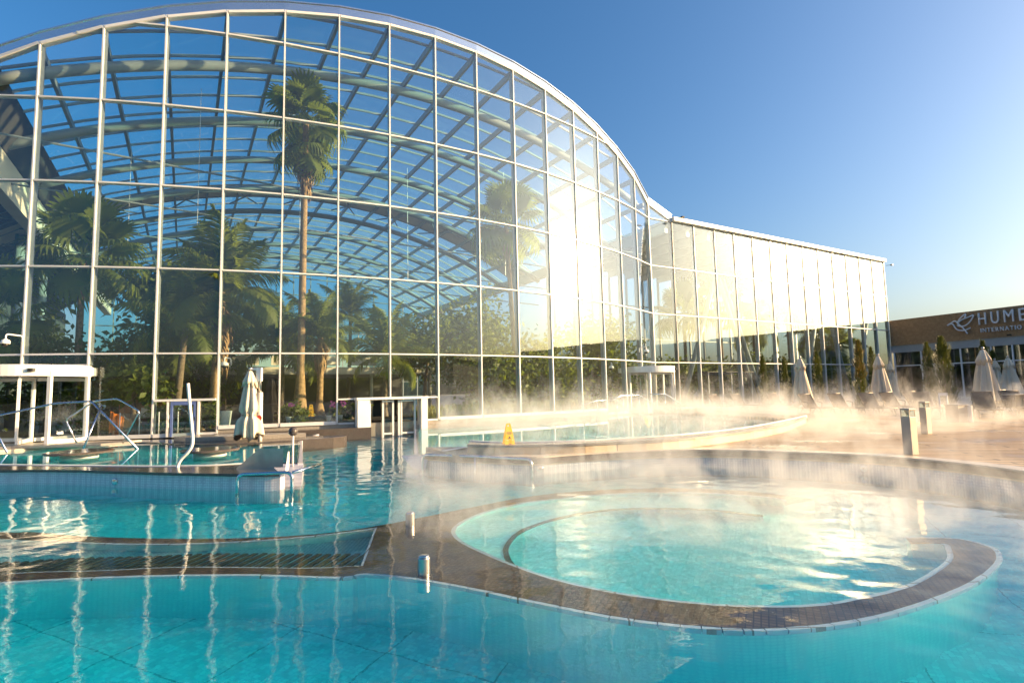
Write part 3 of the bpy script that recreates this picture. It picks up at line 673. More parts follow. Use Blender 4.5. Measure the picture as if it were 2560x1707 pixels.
# sign: emblem and letters
hb = tag(empty('hotel_sign', tuple(bw(7, 5, .2))), 'metal hummingbird emblem and raised lettering on the brick front', 'sign')
def line_tube(name, pts, r=.055):
    P = [bw(u, z, .22) for u, z in smooth_line(pts, 4)]
    MB().tube(P, r, 8).build(name, 'sign_white', hb, True)
line_tube('wing_line', [(5.43, 6.21), (5.70, 6.14), (6.0, 6.2), (6.33, 6.49), (6.55, 6.93), (6.24, 6.83), (5.74, 6.66), (5.48, 6.45), (5.43, 6.21)])
line_tube('wing_line', [(5.43, 6.49), (5.63, 6.79), (6.02, 7.09), (5.95, 6.78)])
line_tube('body_line', [(4.68, 6.33), (5.0, 6.50), (5.2, 6.61), (5.36, 6.55), (5.46, 6.36), (5.70, 6.10), (5.91, 5.76), (6.04, 5.5)])
line_tube('body_line', [(4.70, 6.31), (5.05, 6.41), (5.21, 6.12), (5.38, 5.89), (5.67, 5.79), (5.97, 5.82), (6.28, 5.95)])
def letter(ch, u, z, h, wdt, o=.2):
    c = bpy.data.curves.new('letter', 'FONT'); c.body = ch; c.size = 1; c.extrude = .06; c.fill_mode = 'BOTH'
    t = bpy.data.objects.new('tmp', c); COL.objects.link(t); dg = bpy.context.evaluated_depsgraph_get(); me = bpy.data.meshes.new_from_object(t.evaluated_get(dg)); bpy.data.objects.remove(t)
    xs = [v.co.x for v in me.vertices]; ys = [v.co.y for v in me.vertices]; x0, x1, y0, y1 = min(xs), max(xs), min(ys), max(ys)
    me.materials.clear()
    for v in me.vertices:
        q = bw(u + (v.co.x - x0) / max(.001, x1 - x0) * wdt, z + (v.co.y - y0) / max(.001, y1 - y0) * h, o + v.co.z); v.co = q
    link('letter', me, 'sign_white', hb)
for ch, u, wdt in (('H', 6.86, .50), ('U', 7.68, .50), ('M', 8.50, .60), ('E', 9.42, .45)): letter(ch, u, 6.12, .93, wdt)
u = 6.93
for ch, wdt in zip('INTERNATIO', (.05, .22, .20, .17, .19, .22, .24, .20, .05, .25)): letter(ch, u, 5.50, .32, wdt, .18); u += wdt + .085
for u0 in (.05,): MB().beam(bw(8.6, 5.12, .25), bw(8.85, 5.12, .25), .14, .12).build('floodlight', 'black', hotel)

# ------------------------------------------------------------ doors
def revolving_door(c, r, face, label, z1, hz=.36):
    root = tag(empty('revolving_door', (c[0], c[1], DECK)), label, 'revolving door')
    def P(a, z, rr=r): return V(c[0] + rr * math.cos(face + a), c[1] + rr * math.sin(face + a), z)
    n = 24
    for k in range(4):     # drum header in panels
        a0, a1 = R(-92 + 46 * k), R(-92 + 46 * (k + 1) - .6); m = MB()
        for q in range(8):
            b0, b1 = a0 + (a1 - a0) * q / 8, a0 + (a1 - a0) * (q + 1) / 8
            m.add([P(b0, z1 - hz), P(b1, z1 - hz), P(b1, z1), P(b0, z1), P(b0, z1 - hz, r - .15), P(b1, z1 - hz, r - .15), P(b1, z1, r - .15), P(b0, z1, r - .15)], [(0, 1, 2, 3), (3, 2, 6, 7), (0, 4, 5, 1)])
        m.build('header_panel', 'white', root)
    MB().lathe([(r - .05, z1 - hz + .04), (r - .05, z1 - .04)], 28, (c[0], c[1], 0)).build('drum_ceiling', 'white', root)
    for a in (-88, -46, 46, 88):
        p = P(R(a), 0, r - .06); MB().beam(p + V(0, 0, DECK), p + V(0, 0, z1 - hz), .10, .12, (math.cos(face), math.sin(face), 0)).build('door_post', 'alu', root)
    for a0, a1 in ((-86, -48), (48, 86)):
        m = MB()
        for q in range(6):
            b0, b1 = R(a0 + (a1 - a0) * q / 6), R(a0 + (a1 - a0) * (q + 1) / 6); m.poly([P(b0, DECK + .1, r - .06), P(b1, DECK + .1, r - .06), P(b1, z1 - hz, r - .06), P(b0, z1 - hz, r - .06)])
        m.build('curved_glass', 'glass_clear', root); m = MB()
        for q in range(6):
            b0, b1 = R(a0 + (a1 - a0) * q / 6), R(a0 + (a1 - a0) * (q + 1) / 6); m.beam(P(b0, DECK + .06, r - .06), P(b1, DECK + .06, r - .06), .08, .12)
        m.build('kick_rail', 'alu', root)
    MB().tube([V(c[0], c[1], DECK), V(c[0], c[1], z1 - hz)], .06, 10).build('centre_shaft', 'alu', root)
    for a in (20, 140, 260):
        d = V(math.cos(face + R(a)), math.sin(face + R(a)), 0); q0 = V(c[0], c[1], 0) + d * .08; q1 = V(c[0], c[1], 0) + d * (r - .16); wg = empty('door_wing', (c[0], c[1], DECK)); wg.parent = root; wg.matrix_parent_inverse = parent_inv(root)
        for e0, e1 in ((q0 + V(0, 0, DECK + .08), q1 + V(0, 0, DECK + .08)), (q0 + V(0, 0, z1 - hz - .06), q1 + V(0, 0, z1 - hz - .06)), (q1 + V(0, 0, DECK + .14), q1 + V(0, 0, z1 - hz - .12))):
            MB().beam(e0, e1, .06, .12, (0, 0, 1) if abs((e1 - e0).z) < .1 else d).build('stile', 'alu', wg)
        MB().poly([q0 + V(0, 0, DECK + .14), q1 + V(0, 0, DECK + .14), q1 + V(0, 0, z1 - hz - .12), q0 + V(0, 0, z1 - hz - .12)]).build('wing_glass', 'glass_clear', wg)
    s = P(R(30), z1 - hz / 2, r + .02); MB().lathe([(.02, -.06), (.1, -.05), (.1, .05), (.02, .06)], 12, s).build('sensor', 'black', root)
    return root
revolving_door((-16.25, 18.9), 1.75, R(-82), 'wide revolving glass door with sunlit white drum at the far left', 2.86)
revolving_door((8.05, 33.7), 1.7, R(-50), 'revolving glass door with silver drum where hall and wing meet', 2.98)
# swim-through entrance between two mullions of the hall
se = tag(empty('swim_entrance', (*FV[6], Z1)), 'white framed glass entrance at the water in the arched facade', 'entrance')
a, b = Vector((*FV[5], 0)), Vector((*FV[7], 0)); t = (b - a).normalized(); n = V(-t.y, t.x, 0); o = a - n * .28
for u0, u1 in ((.68, 1.14), (3.22, 3.48)):
    MB().beam(o + t * u0 + V(0, 0, .5), o + t * u1 + V(0, 0, .5), .56, 1.94).build('side_panel', 'white', se)
MB().beam(o + t * .64 + V(0, 0, 1.52), o + t * 3.52 + V(0, 0, 1.52), .62, .09).build('header', 'white', se)
for u in (1.2, 1.72, 2.12, 2.36, 2.46, 3.02): MB().beam(o + t * u + V(0, 0, -.6), o + t * u + V(0, 0, 1.44), .07, .07, n).build('door_post', 'alu', se)
for u0, u1 in ((1.76, 2.08), (2.5, 2.98)):
    MB().poly([o + t * u0 + V(0, 0, -.2), o + t * u1 + V(0, 0, -.2), o + t * u1 + V(0, 0, 1.42), o + t * u0 + V(0, 0, 1.42)]).build('door_glass', 'glass_clear', se)
    MB().beam(o + t * u0 + V(0, 0, .12), o + t * u1 + V(0, 0, .12), .05, .07).build('door_rail', 'alu', se); MB().beam(o + t * u0 + V(0, 0, 1.4), o + t * u1 + V(0, 0, 1.4), .05, .06).build('door_rail', 'alu', se)
for u0, u1 in ((.05, .66), (3.5, 4.1)):
    q = a + n * .04; MB().poly([q + t * u0 + V(0, 0, .6), q + t * u1 + V(0, 0, .6), q + t * u1 + V(0, 0, 1.48), q + t * u0 + V(0, 0, 1.48)]).build('side_pane', 'glass_facade', se)
    MB().beam(q + t * u0 + V(0, 0, .58), q + t * u1 + V(0, 0, .58), .1, .07).build('sill_rail', 'alu', se)
# small blue framed door
bd = tag(empty('service_door', (*FV[2], DECK)), 'small glass door with blue frame set in the hall front', 'door')
a, b = Vector((*FV[2], 0)), Vector((*FV[3], 0)); t = (b - a).normalized(); n = V(-t.y, t.x, 0); o = a - n * .05
for u in (.50, .62): MB().beam(o + t * u + V(0, 0, DECK), o + t * u + V(0, 0, 1.58), .07, .09, n).build('jamb', 'white' if u < .6 else 'blue_frame', bd)
for u in (1.36, 1.48): MB().beam(o + t * u + V(0, 0, DECK), o + t * u + V(0, 0, 1.58), .07, .09, n).build('jamb', 'white' if u > 1.4 else 'blue_frame', bd)
MB().beam(o + t * .66 + V(0, 0, 1.52), o + t * 1.32 + V(0, 0, 1.52), .09, .13).build('head', 'blue_frame', bd)
MB().beam(o + t * .05 + V(0, 0, 1.63), o + t * 2.03 + V(0, 0, 1.63), .12, .08).build('transom', 'alu', bd)
MB().poly([o + t * .66 + V(0, 0, DECK), o + t * 1.32 + V(0, 0, DECK), o + t * 1.32 + V(0, 0, 1.45), o + t * .66 + V(0, 0, 1.45)]).build('door_pane', 'glass_clear', bd)
for z in (.75, 1.05): MB().box((o + t * .52 - n * .07 + V(0, 0, z)), (.06, .05, .16), math.atan2(t.y, t.x)).build('hinge', 'white', bd)
MB().beam(o + t * 1.37 - n * .08 + V(0, 0, .9), o + t * 1.37 - n * .08 + V(0, 0, 1.02), .03, .03, n).build('handle', 'black', bd)

# ------------------------------------------------------------ poolside things
def handrail(label, pts, r, posts, material='stainless', cat='handrail'):
    root = tag(empty('handrail', tuple(pts[0])), label, cat)
    MB().tube(pts, r, 10).build('rail', material, root, True)
    for p, q in posts: MB().tube([p, q], r * .92, 10).build('post', material, root, True)
    return root
def bend(pts, n=5, rad=.12):       # round the corners of a polyline
    P = [Vector(p) for p in pts]; out = [P[0]]
    for a, b, c in zip(P, P[1:], P[2:]):
        d0 = (a - b).normalized(); d1 = (c - b).normalized(); q = min(rad, (a - b).length * .45, (c - b).length * .45); s, e = b + d0 * q, b + d1 * q
        for k in range(n + 1): t = k / n; out.append((1 - t) ** 2 * s + 2 * t * (1 - t) * b + t * t * e)
    return out + [P[-1]]
# left pair of steps rails by the revolving door
handrail('long steel handrail crossing before the left revolving door into the water', bend([(-14.35, 15.75, .34), (-14.95, 16.1, 1.02), (-12.9, 16.4, 1.56), (-11.0, 16.5, 1.54), (-8.9, 14.6, .20)], 5, .06) if False else
         bend([(-14.15, 15.7, .3), (-15.2, 16.2, 1.25), (-13.35, 16.3, 1.62), (-12.35, 16.35, 1.66), (-10.75, 16.1, .25)]), .026, [((-12.0, 15.6, .2), (-12.0, 16.3, 1.55))], 'chrome_blue')
handrail('steel handrail with bent ends behind the long one, beside the round stool', bend([(-13.35, 17.2, .34), (-13.75, 17.2, 1.1), (-12.75, 17.0, 1.66), (-12.05, 17.0, 1.72), (-11.35, 17.0, 1.32), (-11.85, 17.0, .34)]), .026, [], 'stainless')
handrail('bent steel rail in the water at the end of the left island', bend([(-4.88, 9.95, -.4), (-4.88, 9.95, .31), (-3.92, 9.95, .33), (-3.92, 9.95, -.4)]), .03, [((-3.92, 10.0, .32), (-3.75, 10.9, .34))])
handrail('bent steel rail in the water below the yellow sign', bend([(-2.0, 12.3, -.4), (-2.0, 12.3, .33), (-.8, 11.75, .33), (.33, 11.05, .33), (.33, 11.05, -.4)]), .03, [((-.82, 11.76, -.4), (-.82, 11.76, .32))])
handrail('steel step rail left of the silver revolving door', bend([(4.9, 28.0, 1.1), (5.5, 28.6, 1.35), (6.6, 29.4, 1.35), (7.5, 29.7, .85), (7.3, 29.6, .25)]), .03, [((5.6, 28.6, .2), (5.6, 28.6, 1.33)), ((6.6, 29.4, .2), (6.6, 29.4, 1.33))])
handrail('steel step rail in front of the silver revolving door', bend([(7.1, 28.9, 1.38), (8.0, 29.5, 1.38), (8.9, 29.8, .85), (8.7, 29.8, .3)]), .03, [((8.0, 29.5, .3), (8.0, 29.5, 1.36)), ((7.2, 29.0, .3), (7.2, 29.0, 1.36))])
handrail('thin straight steel rail against the glass near the grass strip', bend([(3.2, 26.6, .95), (4.1, 27.4, 1.15), (5.3, 28.2, 1.15)]), .025, [((4.1, 27.4, .2), (4.1, 27.4, 1.13)), ((5.2, 28.15, .2), (5.2, 28.15, 1.13))])

# round stone stools standing in the upper pool
for (x, y, r), lb in (((-10.88, 14.1, .72), 'round dark stone table standing in the pool beside the steel handrail'), ((-7.5, 13.9, .66), 'round dark stone table standing in the pool behind the white spout')):
    s_ = tag(empty('stone_table', (x, y, -.75)), lb, 'stone table', 'round tables in the upper pool')
    MB().lathe([(r - .03, .36), (r, .37), (r, .41), (r - .02, .425)], 32, (x, y, 0)).build('table_top', 'granite', s_, False)
    MB().lathe([(r * .55, -.75), (r * .55, .36)], 24, (x, y, 0)).build('pedestal', 'white', s_, True)
# umbrella island: low dark platform with terraces
ui = tag(empty('stone_platform', (-9, 18.3, 0)), 'long low dark stone platform in the pool carrying the closed parasol', 'platform')
MB().prism(smooth_line([(-14, 18.35), (-12.3, 18.3), (-11.3, 17.9), (-9.9, 16.95), (-8.4, 17.0), (-6.9, 17.75), (-5.7, 18.9), (-6.3, 19.4), (-9, 19.2), (-11.5, 19.3), (-14, 19.4)], 3), -.75, .30).build('lower_slab', 'granite', ui, False, .02)
MB().prism([(-11.2, 18.5), (-10.4, 17.8), (-8.6, 18.2), (-7.0, 18.9), (-7.6, 19.3), (-10.8, 19.25)], .295, .44).build('upper_slab', 'granite_light', ui, False, .015)
ft = tag(empty('door_step', (-14, 16.9, .3)), 'brown stone landing with angled granite edge before the left revolving door', 'landing')
MB().prism([(-17.5, 15.4), (-14.7, 15.9), (-13.7, 16.9), (-12.9, 17.7), (-12.5, 18.9), (-17.5, 18.6)], -.6, DECK - .005).build('landing_slab', 'coping', ft, False, .02)
MB().prism([(-14.6, 16.3), (-12.2, 16.6), (-11.6, 17.2), (-12.1, 17.6), (-13.6, 17.0)], DECK - .012, DECK + .07).build('edge_slab', 'granite_light', ft, False, .01)

def parasol(label, x, y, z, H, r, seed, turned=0., pole_r=.03, mast=False, tie=None, group=None):
    q = random.Random(seed); root = tag(empty('parasol', (x, y, z)), label, 'parasol', group)
    n = 56; ph = [q.uniform(0, 6.28) for _ in range(6)]
    def fold(a, u):
        k = .16 + .16 * u
        return 1 + k * math.sin(8 * a + ph[0] + .6 * math.sin(3 * u + ph[1])) + .09 * math.sin(13 * a + ph[2] + 2 * u) + .06 * math.sin(21 * a + ph[3]) + .10 * math.sin(2 * a + ph[4])
    zs = []; N = 22; zb = (.06 if mast else .16) * H
    for k in range(N + 1):
        u = k / N; zz = zb + (H * .97 - zb) * (1 - u)
        rr = r * (.16 + .84 * min(1, u * 1.05) ** .75)
        if tie: rr *= 1 - .38 * math.exp(-((u - tie) / .05) ** 2); rr *= 1 if u < tie else 1 - .25 * (u - tie)
        zs.append((rr, zz))
    zs = list(reversed(zs)); m = MB()
    def hem(a, u): return fold(a, 1 - u)
    m.lathe(zs, n, (x, y, z), hem)
    for i, v in enumerate(m.v[:n]):    # ragged hem
        m.v[i] = (v[0], v[1], v[2] + .10 * H * (.5 + .5 * math.sin(4 * 6.283 * i / n + ph[5])) - .06 * H * q.random())
    m.build('canopy', 'fabric', root, True)
    m = MB(); cap = [(r * .56, H * .79), (r * .52, H * .85), (r * .36, H * .92), (r * .2, H * .985), (.02, H * .995)]
    m.lathe(cap, n, (x, y, z), lambda a, u: 1 + (1 - u) * (.20 * math.sin(8 * a + ph[0]) + .1 * math.sin(5 * a + ph[3])))
    for i, v in enumerate(m.v[:n]): m.v[i] = (v[0], v[1], v[2] + .05 * H * math.sin(8 * 6.283 * i / n + ph[2]))
    m.build('top_flap', 'fabric', root, True)
    if tie:
        u = 1 - tie; zz = zb + (H * .97 - zb) * u; MB().lathe([(r * .62, zz - .02), (r * .62, zz + .02)], 24, (x, y, z), lambda a, u: 1 + .12 * math.sin(8 * a + ph[0])).build('tie_strap', 'fabric_pole', root)
    MB().tube([(x, y, z), (x, y, z + H * 1.0)], pole_r, 10).build('pole', 'fabric_pole', root, True)
    MB().lathe([(.01, H - .01), (.05, H + .02), (.06, H + .05), (.05, H + .08), (.01, H + .10)], 12, (x, y, z)).build('finial', 'brushed', root, True)
    if mast:
        MB().tube([(x + .32, y + .05, z), (x + .32, y + .05, z + 1.52)], .065, 12).build('mast_sleeve', 'white', root, True)
        MB().tube([(x + .30, y + .05, z + 1.5), (x + .28, y + .05, z + 2.3)], .045, 12).build('mast', 'brushed', root, True)
        MB().box((x + .27, y + .05, z + 2.08), (.16, .12, .42)).build('crank_box', 'white', root, False, .01)
        MB().box((x + .12, y + .05, z + 2.26), (.3, .06, .07)).build('arm', 'white', root)
        MB().lathe([(.001, 0), (.085, 0), (.085, .004), (.001, .004)], 20, (0, 0, 0)).build('warning_sticker', 'red_print', root)
        st = root.children[-1]; st.matrix_parent_inverse = parent_inv(root); st.location = (x + .32, y - .017, z + .72); st.rotation_euler = (R(90), 0, 0)
    else:
        MB().lathe([(.3, 0), (.3, .05), (.06, .09), (.05, .3)], 16, (x, y, z)).build('foot', 'bollard', root, True)
    return root
parasol('closed cream cantilever parasol with white mast on the dark pool platform', -8.3, 17.6, .30, 2.22, .37, 1, tie=.66, mast=True)
PG = 'closed parasols on the deck'
for lb, px in (('closed beige parasol standing alone, the leftmost on the deck', (13.74, 26.6, 2.62, .37, 2)), ('tall closed beige parasol just right of the rust tipped cypress', (17.08, 26.0, 2.62, .36, 3)),
               ('slender closed parasol half hidden behind the taller one at the wing corner', (23.69, 35.0, 2.62, .38, 4)), ('large closed beige parasol with a torn gap below its cap', (19.63, 23.2, 2.65, .42, 5)),
               ('closed parasol partly hidden behind the large torn one', (29.44, 34.0, 2.6, .38, 6)), ('rightmost closed parasol, in front of the hotel glass', (27.84, 31.3, 2.62, .40, 7)),
               ('white closed parasol behind the tallest cypress by the hotel door', (30.7, 40.5, 2.6, .36, 8))):
    parasol(lb, px[0], px[1], DECK, px[2], px[3], px[4], group=PG)

# bollard lamps
for (x, y, h), lb in (((7.3, 10.4, .84), 'square bollard lamp nearest the pool edge'), ((10.62, 14.5, .82), 'square bollard lamp behind the nearest one'), ((19.75, 21.4, .9), 'square bollard lamp between loungers at the right')):
    b_ = tag(empty('bollard_lamp', (x, y, DECK), rz=R(20)), lb, 'bollard lamp', 'bollard lamps on the deck')
    M0 = Matrix.Translation((x, y, DECK))
    def bb(name, m, mt, bev=.006): return m.build(name, mt, b_, False, bev)
    bb('post', MB().box((x, y, DECK + (h - .15) / 2), (.17, .17, h - .15), R(20)), 'bollard')
    for dx, dy in ((-1, -1), (1, -1), (1, 1), (-1, 1)):
        c = Matrix.Rotation(R(20), 3, 'Z') @ V(dx * .075, dy * .075, 0); bb('corner_post', MB().box((x + c.x, y + c.y, DECK + h - .09), (.012, .012, .12), R(20)), 'bollard', 0)
    bb('lens', MB().box((x, y, DECK + h - .09), (.135, .135, .118), R(20)), 'glass_clear', 0)
    bb('reflector', MB().lathe([(.002, h - .148), (.06, h - .032)], 12, (x, y, DECK)), 'stainless', 0)
    bb('cap', MB().box((x, y, DECK + h - .015), (.17, .17, .03), R(20)), 'bollard')
# litter bin and info post
lb_ = tag(empty('litter_bin', (14.6, 18.5, DECK), rz=R(15)), 'square grey litter bin with pale posts beside the loungers', 'litter bin')
MB().box((14.6, 18.5, DECK + .27), (.42, .42, .54), R(15)).build('body', 'bollard', lb_, False, .01)
MB().box((14.6, 18.5, DECK + .555), (.46, .46, .03), R(15)).build('lid', 'granite_light', lb_, False, .005)
MB().box((14.83, 18.44, DECK + .27), (.03, .44, .55), R(15)).build('side_plate', 'white', lb_)
ip = tag(empty('low_sign_frame', (15.0, 19.4, DECK)), 'small pale metal frame standing behind the litter bin', 'stand')
for x in (14.75, 15.02): MB().tube([(x, 19.4, DECK), (x, 19.4, DECK + .92)], .02, 8).build('post', 'white', ip, True)
MB().box((14.885, 19.4, DECK + .90), (.3, .04, .10)).build('plate', 'white', ip)
ys = tag(empty('yellow_floor_strip', (11.8, 17.6, DECK)), 'thin yellow strip lying on the deck near the litter bin', 'strip')
MB().beam((11.9, 17.2, DECK + .02), (13.5, 18.35, DECK + .02), .06, .03).build('bar', 'yellow', ys)

def wet_sign(label, x, y, z, rz, s=1.0):
    root = tag(empty('wet_floor_sign', (x, y, z)), label, 'wet floor sign'); M0 = Matrix.Translation((x, y, z)) @ Matrix.Rotation(rz, 4, 'Z') @ Matrix.Scale(s, 4)
    for sg in (-1, 1):
        m = MB(); T = [(-.15, 0), (.15, 0), (.095, .40), (.06, .60), (-.06, .60), (-.095, .40)]
        hole = [(-.04, .50), (.04, .50), (.03, .56), (-.03, .56)]
        def pt(u, v, o): return M0 @ V(u, sg * (.17 - .16 * v / .6) + o * sg, v)
        # panel with cut-out handle: built as a ring of quads around the hole plus lower body
        for o, fl in ((0, 1), (.012, -1)):
            F = [[(-.15, 0), (-.05, 0), (-.035, .10), (-.133, .13)], [(.05, 0), (.15, 0), (.133, .13), (.035, .10)], [(-.133, .13), (.133, .13), (.095, .40), (-.095, .40)], [(-.095, .40), (.095, .40), (.04, .50), (-.04, .50)],
                 [(.095, .40), (.06, .60), (.03, .56), (.04, .50)], [(-.06, .60), (-.095, .40), (-.04, .50), (-.03, .56)], [(-.03, .56), (.03, .56), (.06, .60), (-.06, .60)]]
            for f in F: m.poly([pt(u, v, o) for u, v in (f if fl > 0 else f[::-1])])
        for (a, b), (c, d) in zip(T, T[1:] + T[:1]): m.poly([pt(a, b, 0), pt(c, d, 0), pt(c, d, .012), pt(a, b, .012)])
        m.build('panel', 'yellow', root)
        m = MB()
        for k, (v, w_) in enumerate(((.34, .07), (.31, .085), (.28, .06))): m.poly([pt(-w_, v, .0145), pt(w_, v, .0145), pt(w_, v + .016, .0145), pt(-w_, v + .016, .0145)])
        m.build('print_lines', 'black_print', root)
        m = MB(); m.poly([pt(-.05, .16, .0145), pt(-.02, .15, .0145), pt(.03, .22, .0145), (pt(.0, .24, .0145))]); m.poly([pt(.0, .17, .0145), pt(.06, .15, .0145), pt(.065, .165, .0145), pt(.01, .19, .0145)])
        m.build('slip_figure', 'black_print', root)
    return root
wet_sign('yellow wet floor sign on the stone wall tip above the pool rail', -.12, 12.0, WTOP, R(15), .72)
wet_sign('yellow wet floor sign by the silver revolving door', 7.3, 30.6, DECK, R(40), 1.05)
wet_sign('yellow wet floor sign among plants behind the glass, under the small palm', -8.75, 24.2, .80, R(10), .85)

# white curved spout on the island rim, sphere on a pole, steel panel, jets and lights
sp = tag(empty('water_spout', (-6.67, 11.2, RIM)), 'tall curved white pipe spout rising from the island rim', 'spout')
MB().tube(smooth_line([(-6.69, 11.22, .28), (-6.74, 11.3, .32), (-6.72, 11.3, .39), (-6.66, 11.3, .48), (-6.56, 11.3, .58), (-6.48, 11.3, .70), (-6.46, 11.3, .83), (-6.48, 11.3, 1.05), (-6.54, 11.3, 1.53), (-6.59, 11.3, 1.97)], 5), .031, 10).build('pipe', 'white', sp, True)
ss = tag(empty('sphere_post', (-4.62, 11.75, .2)), 'dark polished sphere on a thin pole at the chute', 'ornament')
MB().tube([(-4.62, 11.75, .2), (-4.62, 11.75, .86)], .022, 8).build('pole', 'white', ss, True)
MB().lathe([(.095 * math.sin(R(a)) + .001, .93 - .095 * math.cos(R(a))) for a in range(0, 181, 12)], 20, (-4.62, 11.75, 0)).build('sphere', 'granite', ss, True)
pn = tag(empty('steel_screen', (-4.9, 11.0, .3)), 'curved polished steel panel on the left island rim', 'panel')
m = MB(); P0 = [(-5.32 + .06 * k, 10.80 + .18 * math.sin(min(1, k / 9) * 1.4) - .004 * k) for k in range(15)]
hts_ = [.02 + .34 * min(1, (k / 6)) for k in range(len(P0))]
for k in range(len(P0) - 1): m.add([(*P0[k], .30), (*P0[k + 1], .30), (*P0[k + 1], .30 + hts_[k + 1]), (*P0[k], .30 + hts_[k])], [(0, 1, 2, 3)])
ob = m.build('sheet', 'brushed', pn, False)
MB().add([(-4.42, 11.0, .30), (-4.15, 10.25, .25), (-4.17, 10.25, .27), (-4.42, 11.0, .59), (-4.40, 11.02, .30), (-4.13, 10.27, .25), (-4.40, 11.02, .59)], [(0, 1, 2, 3), (4, 6, 2, 5), (3, 2, 6)]).build('end_plate', 'white', pn)
def jet(label, p, d, group='round pool wall lights'):
    o = tag(empty('wall_light', tuple(p)), label, 'pool light', group); d = Vector(d).normalized(); q = Vector((0, 0, 1)).rotation_difference(d).to_matrix().to_4x4()
    for nm, pr, mt in (('ring', [(.045, 0), (.065, .006), (.065, .014), (.05, .018)], 'stainless'), ('lens', [(.001, .02), (.03, .016), (.046, .006)][::-1], 'brushed')):
        m = MB().lathe(pr, 20); m.v = [tuple(Matrix.Translation(p) @ q @ Vector(v)) for v in m.v]; m.build(nm, mt, o, True)
jet('round steel light in the white wall of the left island', (-7.72, 10.92, .10), (-.15, -1, .0))
jet('round steel light in the pool wall right of the pool rail', (.50, 11.24, .12), (.1, -1, 0))
jet('round steel light in the blue tiled pool wall below the bollards', (6.42, 10.42, .10), (-.7, -.7, 0))
for (x, y), lb in (((-1.34, 7.22), 'short steel cylinder on the brown shelf, farther one'), ((-.86, 5.3), 'short steel cylinder on the brown shelf, nearer one')):
    o = tag(empty('steel_nozzle', (x, y, SH)), lb, 'nozzle', 'steel nozzles on the shelf')
    MB().lathe([(.058, SH), (.058, .135), (.052, .145)], 24, (x, y, 0)).build('sleeve', 'brushed', o, False)
    MB().lathe([(.05, .145), (.05, .158), (.04, .163), (.001, .163)], 24, (x, y, 0)).build('cap', 'stainless', o, True)
# dome cameras and floodlights
def dome_cam(label, p, arm, r=.13):
    o = tag(empty('security_camera', tuple(p)), label, 'security camera'); p = Vector(p); arm = Vector(arm)
    MB().tube(bend([p + arm, p + arm * .98 + V(0, 0, .26), p + V(0, 0, .30), p + V(0, 0, .12)], 4, .08), .025, 8).build('arm', 'white', o, True)
    MB().lathe([(.03, .14), (r * .9, .08), (r, .02), (r, -.03)], 16, p).build('housing', 'white', o, True)
    MB().lathe([(r * .86, -.03), (r * .7, -.09), (r * .3, -.13), (.001, -.14)], 16, p).build('dome', 'black', o, True)
dome_cam('white dome camera on an arm above the left revolving door', (-17.05, 18.62, 3.68), (.25, .38, 0))
dome_cam('white dome camera on an arm above the silver revolving door', (7.85, 32.55, 3.85), (-.3, .45, 0), .15)
dome_cam('white dome camera hanging inside the glass behind the parasol', (-11.2, 21.6, 2.95), (.1, .3, 0), .15)
dome_cam('white dome camera hanging inside the glass left of the silver door', (5.6, 31.6, 2.9), (.1, .3, 0), .15)
for p, lb, d in (((8.4, 34.3, 11.85), 'small black floodlight on the edge of the arch', (-.3, -.3, 0)), ((11.0, 35.7, 12.75), 'small floodlight at the roof corner beside the arch', (.3, -.3, 0)), ((34.0, 49.6, 12.3), 'small floodlight at the far end of the glass wing', (.4, -.2, 0))):
    o = tag(empty('floodlight', p), lb, 'floodlight'); p = Vector(p); q = p + Vector(d)
    MB().tube([p, q], .02, 6).build('arm', 'black', o); MB().box(q, (.22, .16, .10), .4).build('head', 'black', o, False, .01)

# sun loungers
def lounger():
    root = empty('sun_lounger', (0, 0, 0)); 
    def sag(y): return .33
    MB().add([(-.29, 0, .335), (.29, 0, .335), (.29, 1.22, .335), (-.29, 1.22, .335), (-.29, 0, .325), (.29, 0, .325), (.29, 1.22, .325), (-.29, 1.22, .325)], [(0, 1, 2, 3), (7, 6, 5, 4), (0, 4, 5, 1), (2, 6, 7, 3)]).build('seat_sling', 'sling', root)
    MB().add([(-.29, 1.24, .34), (.29, 1.24, .34), (.29, 1.66, .92), (-.29, 1.66, .92), (-.29, 1.25, .332), (.29, 1.25, .332), (.29, 1.67, .912), (-.29, 1.67, .912)], [(0, 1, 2, 3), (7, 6, 5, 4), (2, 6, 7, 3), (0, 3, 7, 4), (1, 5, 6, 2)]).build('back_sling', 'sling', root)
    for s in (-1, 1):
        MB().tube([(s * .31, -.02, .33), (s * .31, 1.95, .33)], .02, 8).build('side_rail', 'lounger_frame', root, True)
        MB().tube([(s * .31, 1.23, .34), (s * .31, 1.67, .935)], .018, 8).build('back_rail', 'lounger_frame', root, True)
        MB().tube(bend([(s * .31, .25, .33), (s * .31, .12, .02), (s * .31, .26, .02), (s * .31, .55, .33)], 4, .05), .017, 8).build('leg', 'lounger_frame', root, True)
        MB().tube(bend([(s * .31, 1.35, .33), (s * .31, 1.6, .02), (s * .31, 1.74, .02), (s * .31, 1.68, .33)], 4, .05), .017, 8).build('leg', 'lounger_frame', root, True)
        MB().tube(bend([(s * .33, 1.0, .34), (s * .34, .95, .56), (s * .34, 1.36, .60)], 4, .07), .016, 8).build('armrest', 'lounger_frame', root, True)
    MB().tube([(-.31, -.01, .33), (.31, -.01, .33)], .02, 8).build('cross_rail', 'lounger_frame', root, True)
    MB().tube([(-.31, 1.67, .93), (.31, 1.67, .93)], .018, 8).build('cross_rail', 'lounger_frame', root, True)
    return root
